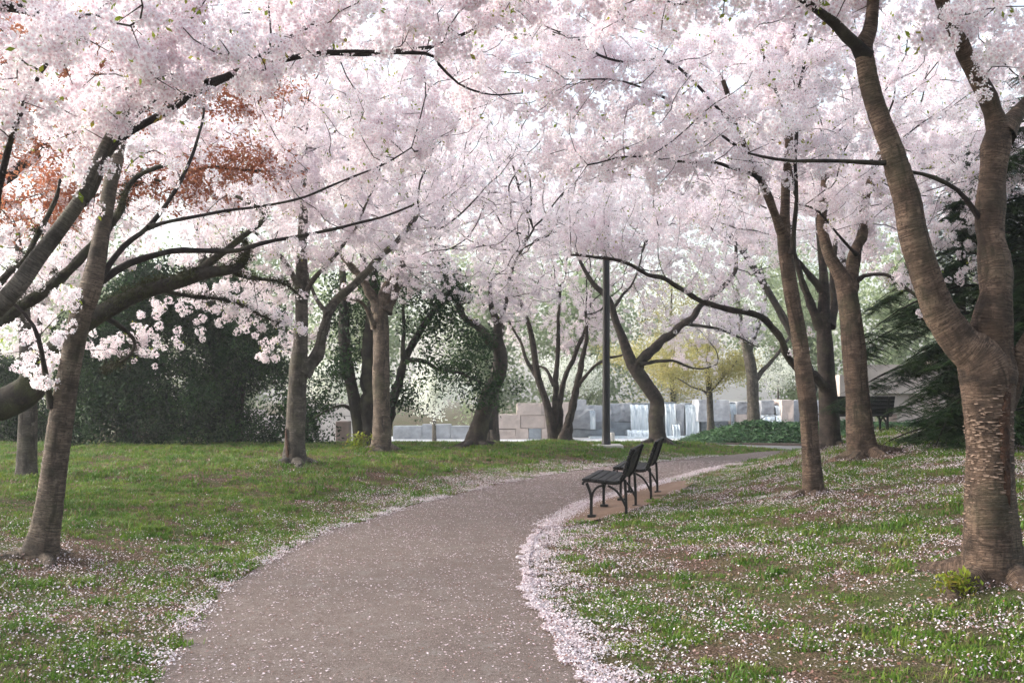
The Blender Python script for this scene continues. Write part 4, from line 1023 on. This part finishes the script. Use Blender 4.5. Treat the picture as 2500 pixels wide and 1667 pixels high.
fw = empty('fountain', (9, 50, -.6), 'grey granite block fountain with white waterfalls across the plaza', 'fountain')
YF = 51.0
blocks = [(1430, 990, 1492, 1078, 1.2, 'granite_grey'), (1490, 985, 1540, 1030, 1.4, 'granite_grey'), (1490, 1031, 1540, 1078, 1.2, 'granite_wet'), (1541, 984, 1592, 1078, 1.9, 'granite_wet'),
          (1593, 980, 1622, 1078, 1.6, 'granite_grey'), (1623, 982, 1650, 1078, 2.0, 'granite_wet'), (1650, 986, 1671, 1078, 1.2, 'granite_grey'), (1672, 984, 1706, 1078, 2.0, 'granite_wet'),
          (1706, 976, 1781, 1028, .2, 'granite_grey'), (1712, 1029, 1778, 1078, 1.4, 'granite_wet'), (1782, 982, 1798, 1078, 2.0, 'granite_wet'), (1799, 980, 1834, 1011, 1.6, 'granite_grey'),
          (1797, 1012, 1833, 1078, .6, 'granite_pink'), (1835, 984, 1858, 1078, 1.7, 'granite_grey'), (1859, 978, 1890, 1012, 1.2, 'granite_grey'), (1891, 988, 1908, 1078, 1.9, 'granite_wet'),
          (1909, 976, 1938, 1078, .6, 'granite_pink'), (1938, 978, 1960, 1078, 1.5, 'granite_grey'), (1961, 980, 1985, 1078, 1.9, 'granite_wet'), (1986, 978, 2050, 1078, 1.4, 'granite_grey'),
          (1384, 1000, 1452, 1046, .1, 'granite_grey'), (1380, 1047, 1500, 1078, .5, 'granite_wet'), (1528, 1050, 1590, 1078, .9, 'granite_wet'), (1640, 1034, 1660, 1078, .8, 'granite_wet'), (1858, 1014, 1907, 1045, .9, 'granite_grey')]
for i, (a, b_, c, d, off, mt) in enumerate(blocks):
    block(fw, a, b_, c, d, YF + off - .6, 1.8, mt, base_z=None if d < 1070 else -.58, seed=i)
for i, (a, b_, c, d, off) in enumerate([(1539, 988, 1582, 1050, 1.2), (1532, 1050, 1588, 1074, .2), (1624, 986, 1648, 1076, 1.35), (1673, 988, 1705, 1074, 1.35), (1783, 986, 1797, 1060, 1.4), (1440, 1002, 1453, 1047, -.62), (1892, 990, 1908, 1012, 1.25), (1860, 1014, 1906, 1050, .25), (1642, 1036, 1659, 1076, .15), (1962, 984, 1984, 1070, 1.3)]):
    fall(fw, a, b_, c, d, YF + off - .75, seed=i)
mb = MB(); mb.box(P(1440, 0, 50)[0] - 9, P(2050, 0, 50)[0] - 9, -.1, 2.9, -.1, .10); mb.build('pool', 'water', fw)

gw = empty('granite_wall', (2, 49, -.6), 'pinkish granite block wall left of the waterfalls, behind the many-stemmed cherry', 'wall')
for i, (a, b_, c, d) in enumerate([(1180, 1048, 1258, 1078), (1259, 1046, 1290, 1078), (1291, 1046, 1322, 1078), (1323, 1046, 1380, 1078), (1190, 1012, 1270, 1046), (1271, 1014, 1330, 1045), (1331, 1014, 1381, 1045), (1262, 984, 1322, 1013), (1323, 982, 1400, 1013), (1401, 975, 1432, 1000),
                                   (1100, 1040, 1180, 1078), (1030, 1036, 1099, 1078), (960, 1040, 1029, 1078)]):
    block(gw, a, b_, c, d, 49 + .05 * (i % 3), 1.2, 'granite_wet' if i in (2,) else 'granite_pink' if i < 9 else 'granite_grey', base_z=None if d < 1070 else -.58, seed=40 + i, jig=.02)
lw = empty('stepped_wall', (-9, 47, -.6), 'pale stepped stone wall seen between the scarred cherry and the black stems', 'wall')
for i, (a, b_, c, d) in enumerate([(640, 1046, 752, 1080), (753, 1046, 860, 1080), (640, 1016, 752, 1045), (753, 1016, 860, 1045), (700, 985, 860, 1015), (500, 1046, 639, 1080), (500, 1000, 639, 1045)]):
    block(lw, a, b_, c, d, 47 + .1 * (i // 2), 1.2, 'concrete', base_z=None if d < 1070 else -.58, seed=60 + i, jig=.015)
bw = empty('granite_building', (20, 44, -.6), 'pink granite building wall behind the thick reddish trunk and hemlock', 'building')
for i, (a, b_, c, d) in enumerate([(2050, 915, 2078, 1080), (2110, 890, 2190, 960), (2191, 890, 2290, 960), (2110, 961, 2135, 1080), (2136, 961, 2290, 1010), (2190, 1011, 2290, 1080), (2291, 880, 2400, 975), (2291, 976, 2400, 1080), (2401, 880, 2520, 1080)]):
    block(bw, a, b_, c, d, 44 + (.3 if i in (4, 5) else 0), 1.5, 'granite_pink', name='wall_block', base_z=None if d < 1070 else -.6, seed=80 + i, jig=.012)
lo = empty('low_wall', (12, 46, -.5), 'low pale stone wall behind the ivy bed, below the cascade', 'wall')
for i, (a, c) in enumerate([(1860, 1890), (1891, 1920), (1921, 1946), (1947, 1990)]): block(lo, a, 1036, c, 1062, 46, .5, 'granite_pink', name='wall_block', seed=95 + i, jig=.008)
# handrail by the cascade
hr = MB(); hr.bar([P(1850, 1052, 46.6), P(1850, 1030, 46.6), P(1868, 1016, 46.6), P(1893, 1016, 46.6), P(1893, 1052, 46.6)], .04, .04, up=(0, 1, 0))
tag(hr.build('handrail', 'lamp_metal'), 'thin bent metal handrail in front of the right-hand cascade', 'handrail')
# brown granite post and small signs
mb = MB(); a, c = P(819, 1085, 40), P(852, 1028, 40); mb.box(a[0], c[0], 40, 40.6, float(ground(a[0], 40)) - .1, c[2])
tag(mb.build('granite_post', 'granite_brown', bevel=.03), 'square brown granite post left of the black evergreen stems', 'post')
sg = empty('park_sign', tuple(gz(1194, 33)), 'small dark park sign behind the bowed cherry trunk', 'sign')
o = MB(); o.box(-.13, .13, -.015, .015, .45, .95); o.build('panel', 'lamp_metal', sg); o = MB(); o.box(-.025, .025, .017, .05, -.1, .9); o.build('post', 'lamp_metal', sg)
mb = MB(); mb.lathe([(.12, -.05), (.12, .45), (.1, .5)], 12); o = mb.build('bollard', 'concrete', None, True); o.location = (*P(1494, 0, 44.5)[:2], -.575); tag(o, 'short pale bollard on the plaza beside the lamp post', 'bollard')

# ivy bed
iv = empty('ivy_bed', (9.6, 36.5, 0), 'mounded green ivy bed beside the plaza, left of the slim cherry', 'ivy bed')
def ivy_h(x, y): 
    fx = sstep(6.3, 8.6, x) * (1 - sstep(17, 20, x)); fy = sstep(32.0, 35.5, y) * (1 - sstep(41.5, 44.0, y))
    return 0.62 * fx * fy + .05 * np.sin(2 * x) * np.cos(1.7 * y) * fx * fy
xs, ys = np.linspace(5.6, 20, 40), np.linspace(31.9, 44.4, 36); X, Yg = np.meshgrid(xs, ys); Z = ground(X, Yg) + ivy_h(X, Yg) - .02
i = np.arange(35)[:, None] * 40 + np.arange(39)[None, :]
mesh_obj('mound', np.stack([X - 9.6, Yg - 36.5, Z], -1).reshape(-1, 3), np.stack([i, i + 1, i + 41, i + 40], -1).reshape(-1, 4), 'mulch', iv, True)
n = 9000; x = NR.uniform(5.8, 19.8, n); y = NR.uniform(31.6, 44.2, n); k = (ivy_h(x, y) > .03) | (NR.random(n) < .12); x, y = x[k], y[k]
scatter('ivy_leaves', np.stack([x - 9.6, y - 36.5, ground(x, y) + ivy_h(x, y) + NR.uniform(0, .1, len(x))], -1), U_IVY, iv, np.full(len(x), 1.5))
mb = MB(); mb.bar([(5.0, 32.3, .0), (6.4, 31.9, .0), (9, 31.1, .02), (13, 30.2, .02), (18, 28.9, .04)], .14, .2, up=(0, 0, 1))
tag(mb.build('kerb', 'granite_brown'), kind='structure')

# ------------------------------------------------------------------ lamp post
lb = BASES['lamp']; lp = empty('lamp_post', tuple(lb), 'tall black lamp post on the far lawn, left of the S-curved tree', 'lamp post')
mb = MB(); mb.lathe([(.15, -.05), (.15, .03), (.12, .05), (.112, .30), (.105, .36), (.098, 2.6), (.085, 7.35), (.07, 7.45)], 20); mb.build('pole', 'lamp_metal', lp, True)
mb = MB(); mb.box(-.42, .42, -.42, .42, -.2, .035); mb.build('footing', 'concrete', lp, bevel=.015)
mb = MB(); mb.lathe([(.06, 7.44), (.12, 7.5), (.16, 7.55)], 16); mb.build('collar', 'lamp_metal', lp, True)
mb = MB(); mb.lathe([(.13, 7.55), (.2, 7.68), (.22, 7.82), (.17, 7.98), (.08, 8.05)], 18); mb.build('globe', 'lamp_glass', lp, True)
mb = MB(); mb.lathe([(.17, 8.0), (.1, 8.09), (.02, 8.2)], 16); mb.build('cap', 'lamp_metal', lp, True)

# ------------------------------------------------------------------ benches
def make_bench(loc, rz, label):
    root = empty('park_bench', loc, label, 'bench', 'black slatted park benches'); root.rotation_euler = (0, 0, rz)
    prof = catmull([(-.335, 0, .395, 0), (-.315, 0, .435, 0), (-.24, 0, .445, 0), (-.05, 0, .425, 0), (.10, 0, .418, 0), (.17, 0, .45, 0), (.215, 0, .53, 0), (.265, 0, .68, 0), (.315, 0, .83, 0), (.335, 0, .865, 0)], .012)[:, [0, 2]]
    L = np.concatenate([[0], np.cumsum(np.linalg.norm(np.diff(prof, axis=0), axis=1))])
    def at(s): return np.array([np.interp(s, L, prof[:, 0]), np.interp(s, L, prof[:, 1])])
    for yy in (-.62, .62):
        mb = MB(); mb.bar([(p[0], yy, p[1]) for p in prof[::3]], .045, .030, up=(0, 1, 0)); mb.build('side_rail', 'bench_iron', root)
        def leg(nm, polys, foot):
            mb = MB()
            for pl, th in polys: mb.bar([(q[0], yy, q[2]) for q in catmull([(x, 0, z, 0) for x, z in pl], .03)], .04, th, up=(0, 1, 0))
            mb.box(foot - .045, foot + .06, yy - .04, yy + .04, -.02, .014); mb.build(nm, 'bench_iron', root)
        leg('front_leg', [([(-.225, -.02), (-.225, .12), (-.225, .24), (-.245, .32), (-.285, .42)], .034), ([(-.222, .22), (-.20, .30), (-.14, .37), (-.05, .395)], .026)], -.225)
        leg('rear_leg', [([(.225, -.02), (.222, .12), (.215, .30), (.205, .47)], .034), ([(.220, .12), (.16, .24), (.09, .33), (-.01, .39)], .026)], .225)
    for yy in (-.60, .60):
        pass
    # slats: five on the seat, six on the back
    def slat(nm, s, w):
        c = at(s); tdir = at(min(s + .01, L[-1])) - at(max(s - .01, 0)); tdir /= np.linalg.norm(tdir); nn = np.array([-tdir[1], tdir[0]])
        c = c + nn * .027
        mb = MB(); b0 = []
        for yy in (-.75, .75):
            for u_, v_ in ((-1, -1), (1, -1), (1, 1), (-1, 1)):
                q = c + tdir * w / 2 * u_ + nn * .014 * v_; mb.v.append((q[0], yy, q[1]))
        mb.f += [[3, 2, 1, 0], [4, 5, 6, 7], [0, 1, 5, 4], [1, 2, 6, 5], [2, 3, 7, 6], [3, 0, 4, 7]]
        mb.build(nm, 'bench_wood', root, bevel=.004)
    ns = 5; s0, s1 = .035, .52
    for i in range(ns): slat('seat_slat', s0 + (s1 - s0) * (i + .5) / ns, .090)
    s0, s1 = .56, L[-1] - .01; nb_ = 5
    for i in range(nb_): slat('back_slat', s0 + (s1 - s0) * (i + .5) / nb_, (s1 - s0) / nb_ - .007)
    return root
def bz(x, y): return (x, y, float(ground(x, y)) + .022)
make_bench(bz(1.37, 13.3), -.22, 'black slatted bench nearest the camera on the earth pad beside the path')
make_bench(bz(1.97, 15.35), -.22, 'black slatted bench directly behind the nearest bench on the earth pad')
x, y = 7.45, 21.6; make_bench((x, y, float(ground(x, y)) + .0), math.radians(-90), 'black bench seen from behind, between two right-hand cherry trunks')

# ------------------------------------------------------------------ lawn: grass, petals, sprouts
def pnoise(x, y, s, ph=0.0):
    return (np.sin(s * x * 1.0 + 1.3 * s * y * .7 + ph) + np.sin(1.7 * s * y - .9 * s * x + 2.1 * ph + 1) + np.sin(2.3 * s * x + .4 * s * y + 3.3 + ph) + np.sin(3.1 * s * y + 1.9 * s * x + ph * 1.7)) / 4
PAD = np.array([flat(*p) for p in [(1345, 1284), (1433, 1230), (1551, 1197), (1618, 1182), (1690, 1174), (1651, 1214), (1595, 1237), (1517, 1264), (1446, 1279)]])
def in_poly(x, y, poly):
    r = np.zeros(len(x), bool); j = len(poly) - 1
    for i in range(len(poly)):
        xi, yi, xj, yj = *poly[i], *poly[j]; c = ((yi > y) != (yj > y)) & (x < (xj - xi) * (y - yi) / (yj - yi + 1e-12) + xi); r ^= c; j = i
    return r
def off_path(x, y): return np.maximum(x - xr(y), xl(y) - x)      # metres outside the path edge
def lawn_ok(x, y, margin=0.0):
    ok = (off_path(x, y) > margin) & ~in_poly(x, y, PAD)
    cross = np.interp(x, [-30, -8, 0, 4.6, 8.2, 15, 30], [41, 37, 33.4, 30.4, 28.8, 27.0, 23.1])
    return ok & (y < cross)
def view_pts(n, y0, y1, pad=1.06):
    y = np.sqrt(NR.uniform(y0 * y0, y1 * y1, n)); x = NR.uniform(-1, 1, n) * (y * 1250 / F * pad + 1.8)
    return x, y
GX, GS = [], []
for n, y0, y1, sz in ((30000, 2.6, 8, .85), (42000, 8, 15, 1.0), (42000, 15, 33, 1.5)):
    x, y = view_pts(n, y0, y1); k = lawn_ok(x, y, .02); x, y = x[k], y[k]
    dens = .42 + .6 * pnoise(x, y, 1.1) + .7 * pnoise(x, y, 4.3, 1.0)
    dens = dens + .25 * sstep(10, 20, y)
    for key in ('t1', 't3', 't9', 't11', 't12'):
        q = BASES[key]; dens = dens - .9 * np.exp(-((x - q[0]) ** 2 + (y - q[1]) ** 2) / .6 ** 2)
    dl_ = xl(y) - x; dens = dens - .55 * np.exp(-((dl_ - .9) / .9) ** 2) * np.exp(-((y - 18.5) / 4.5) ** 2) * (1 + pnoise(x, y, 2.5))
    left = x < xl(y); dens = dens + .20 * left - .02 * ~left - .9 * ((x - xr(y) < .28) & (x > xr(y)) & (y < 11.5))
    k = NR.random(len(x)) < dens; x, y, dens = x[k], y[k], dens[k]
    GX.append(np.stack([x, y, ground(x, y)], -1)); GS.append(sz * (.7 + .5 * np.clip(dens, 0, 1)) * NR.uniform(.8, 1.2, len(x)))
    # taller clumps
    kk = NR.random(len(x)) < .018; xs_, ys_ = x[kk], y[kk]
    for _ in range(7):
        a, b_ = xs_ + NR.normal(size=len(xs_)) * .05, ys_ + NR.normal(size=len(xs_)) * .05
        GX.append(np.stack([a, b_, ground(a, b_)], -1)); GS.append(np.full(len(a), sz * 1.7))
tag(scatter('grass', np.vstack(GX), U_GRASS, None, np.concatenate(GS)), 'patchy spring grass growing on both sides of the path', 'grass', kind='stuff')

def petals(name, x, y, z, smin, smax, label, tilt=.5, brown=.1):
    n = len(x); s = NR.uniform(smin, smax, n); a = NR.uniform(0, 6.283, n)
    d = np.stack([np.cos(a), np.sin(a), NR.normal(size=n) * tilt], -1); d /= np.linalg.norm(d, axis=1)[:, None]
    e = np.stack([-np.sin(a), np.cos(a), NR.normal(size=n) * tilt], -1); e /= np.linalg.norm(e, axis=1)[:, None]
    c = np.stack([x, y, z], -1); w = s * NR.uniform(.6, .9, n)
    V = np.stack([c - d * s[:, None] * .5, c + e * w[:, None] * .5 + [0, 0, .003], c + d * s[:, None] * .5, c - e * w[:, None] * .5 + [0, 0, .003]], 1).reshape(-1, 3)
    i = np.arange(n)[:, None] * 4; Fc = np.concatenate([i + [0, 1, 2], i + [0, 2, 3]], 1).reshape(-1, 3)
    H = np.repeat(np.where(NR.random(n) < brown, NR.uniform(.7, 1, n), NR.random(n) ** 3 * .45), 4)
    o = mesh_obj(name, V, Fc, 'fallen_petal', attrs={'heart': ('FLOAT', H)})
    return tag(o, label, 'petals', kind='stuff')
# on the path
x, y = view_pts(230000, 2.8, 24); k = (off_path(x, y) < 0) ; x, y = x[k], y[k]
edge = -off_path(x, y); k = NR.random(len(x)) < .42 + .38 * pnoise(x, y, 2.2) + .45 * pnoise(x, y, 9, 2) + .9 * np.exp(-edge / .07) + .35 * np.exp(-edge / .35) + .25 * sstep(12, 20, y)
x, y, edge = x[k], y[k], edge[k]; wdt = xr(y) - xl(y); tt_ = (x - xl(y)) / wdt
petals('path_petals', x, y, ground(x, y, False) + .012 + .018 * np.sin(np.pi * np.clip(tt_, 0, 1)), .011, .023, 'pale pink petals scattered over the path', .12, .16)
x, y = view_pts(60000, 4.3, 20); k = (off_path(x, y) < 0); x, y = x[k], y[k]
k = NR.random(len(x)) < .35 + .6 * pnoise(x, y, 1.9, 6) + .5 * pnoise(x, y, 6, 3) + .25 * sstep(1.2, .2, -(x - xr(y))); x, y = x[k], y[k]
tt_ = (x - xl(y)) / (xr(y) - xl(y))
petals('bud_scales', x, y, ground(x, y, False) + .012 + .018 * np.sin(np.pi * np.clip(tt_, 0, 1)), .007, .016, 'rust-brown bud scales strewn among the petals on the path', .15, 1.0)
# over the lawns
x, y = view_pts(820000, 2.8, 26); k = lawn_ok(x, y, -.02); x, y = x[k], y[k]
dR = x - xr(y); dL = xl(y) - x
pr = np.where(dR > 0, .42 + .75 * pnoise(x, y, 2.1, 4) + 1.0 * pnoise(x, y, 6, 2), .10 + .22 * pnoise(x, y, 1.4, 3) + .22 * pnoise(x, y, 4.5, 1) + .5 * np.exp(-dL / .5) + .30 * np.exp(-((y - 6.5) / 3.0) ** 2))
pr = pr + .35 * np.exp(-np.clip(dL, 0, 9) / .6) * (y > 14) * (dL > 0) - .25 * sstep(9, 15, y) * (dL > 1.5)
pr = pr + .3 * np.exp(-((dL - .9) / .9) ** 2) * np.exp(-((y - 18.5) / 4.5) ** 2)
for key in ('t3', 't12', 't1'):
    q = BASES[key]; pr = pr + .3 * np.exp(-((x - q[0] - .3) ** 2 + (y - q[1] + .6) ** 2) / 1.2 ** 2)
k = NR.random(len(x)) < pr; x, y = x[k], y[k]
petals('lawn_petals', x, y, ground(x, y) + NR.uniform(.008, .05, len(x)), .009, .024, 'fallen pink petals lying in the grass on both lawns', .5, .2)
x, y = view_pts(150000, 2.8, 24); k = lawn_ok(x, y, .0); x, y = x[k], y[k]
k = NR.random(len(x)) < .30 - .6 * pnoise(x, y, 1.1) - .5 * pnoise(x, y, 4.3, 1.0) + .1 * (x > xr(y)); x, y = x[k], y[k]
petals('leaf_litter', x, y, ground(x, y) + NR.uniform(.004, .02, len(x)), .012, .034, 'brown leaf litter and bud scales lying on the bare soil', .35, 1.0)
# thick drift along the right path edge
n = 44000; y = NR.uniform(4.3, 12.2, n); dd = NR.gamma(1.4, .058 + .065 * sstep(9, 5, y), n) - .08 + .07 * pnoise(y, y * .3, 7, 1); dd = np.where(NR.random(n) < .3, np.abs(NR.normal(size=n)) * .38, dd); x = xr(y) + dd + .03 * np.sin(3 * y)
k = (NR.random(n) < .68 + .8 * pnoise(x, y, 5) + .7 * pnoise(x, y, 15, 2)) & ~in_poly(x, y, PAD); x, y = x[k], y[k]
z = np.where(x > xr(y), ground(x, y), .012) + NR.uniform(.006, .022, len(x))
y2 = NR.uniform(12, 23, 16000); x2 = xr(y2) + NR.normal(size=16000) * .09
y3 = NR.uniform(4.4, 26, 22000) ; x3 = xl(y3) + .01 + NR.normal(size=22000) * (.028 + .004 * y3) - .02 * NR.exponential(1, 22000)
k3 = NR.random(22000) < .36 + .8 * pnoise(x3, y3, 3, 1) + .5 * pnoise(x3, y3, 11, 2); x2, y2 = np.concatenate([x2, x3[k3]]), np.concatenate([y2, y3[k3]]); z2 = ground(x2, y2) + .03
petals('petal_drift', np.concatenate([x, x2]), np.concatenate([y, y2]), np.concatenate([z, z2]), .012, .024, 'thick drift of pale petals along the right edge of the path', .45)
# leafy sprouts at trunk bases
q = BASES['t12']; p = [(q[0] - .34 + NR.normal() * .05, q[1] - .22 + NR.normal() * .05, float(ground(q[0] - .34, q[1] - .22)) + .02 + .10 * NR.random()) for _ in range(34)]
o = scatter('sprout', np.array(p) - np.array(q), U_SPROUT, None, np.full(len(p), 1.1), None); o.location = q; tag(o, 'small yellow-green sprout at the foot of the largest cherry', 'plant', kind='stuff')
q = BASES['t4']; p = [(q[0] - .5 + NR.normal() * .12, q[1] - .3, float(ground(q[0] - .5, q[1] - .3)) + .35 * NR.random()) for _ in range(40)]
o = scatter('sprout', np.array(p) - np.array(q), U_SPROUT, None, np.full(len(p), 2.0), None); o.location = q; tag(o, 'yellow-green sprouts at the foot of the Y-forked cherry', 'plant', kind='stuff')
# mulch mound
mb = MB(); mb.lathe([(1.15, -.12), (1.0, .0), (.7, .07), (.3, .11), (.02, .12)], 22); o = mb.build('mulch_mound', 'mulch', None, True); o.location = (b6[0], b6[1], float(ground(b6[0], b6[1], False)) + .02); tag(o, 'dark mulch mound under the many-stemmed cherry', 'mound')

# ------------------------------------------------------------------ haze
mb = MB(); mb.box(-400, 400, -100, 470, -2.2, 16.5)
m, nt, out = new_mat('haze'); t = NT(nt)
pv = t.n('ShaderNodeVolumePrincipled', inp={'Density': 0.0009, 'Anisotropy': 0.2}); pv.inputs['Color'].default_value = (0.93, 0.96, 1.0, 1)
t.l(pv.outputs[0], out.inputs['Volume'])
tag(mb.build('haze', 'haze'), 'pale morning haze in the air', 'haze', kind='stuff')
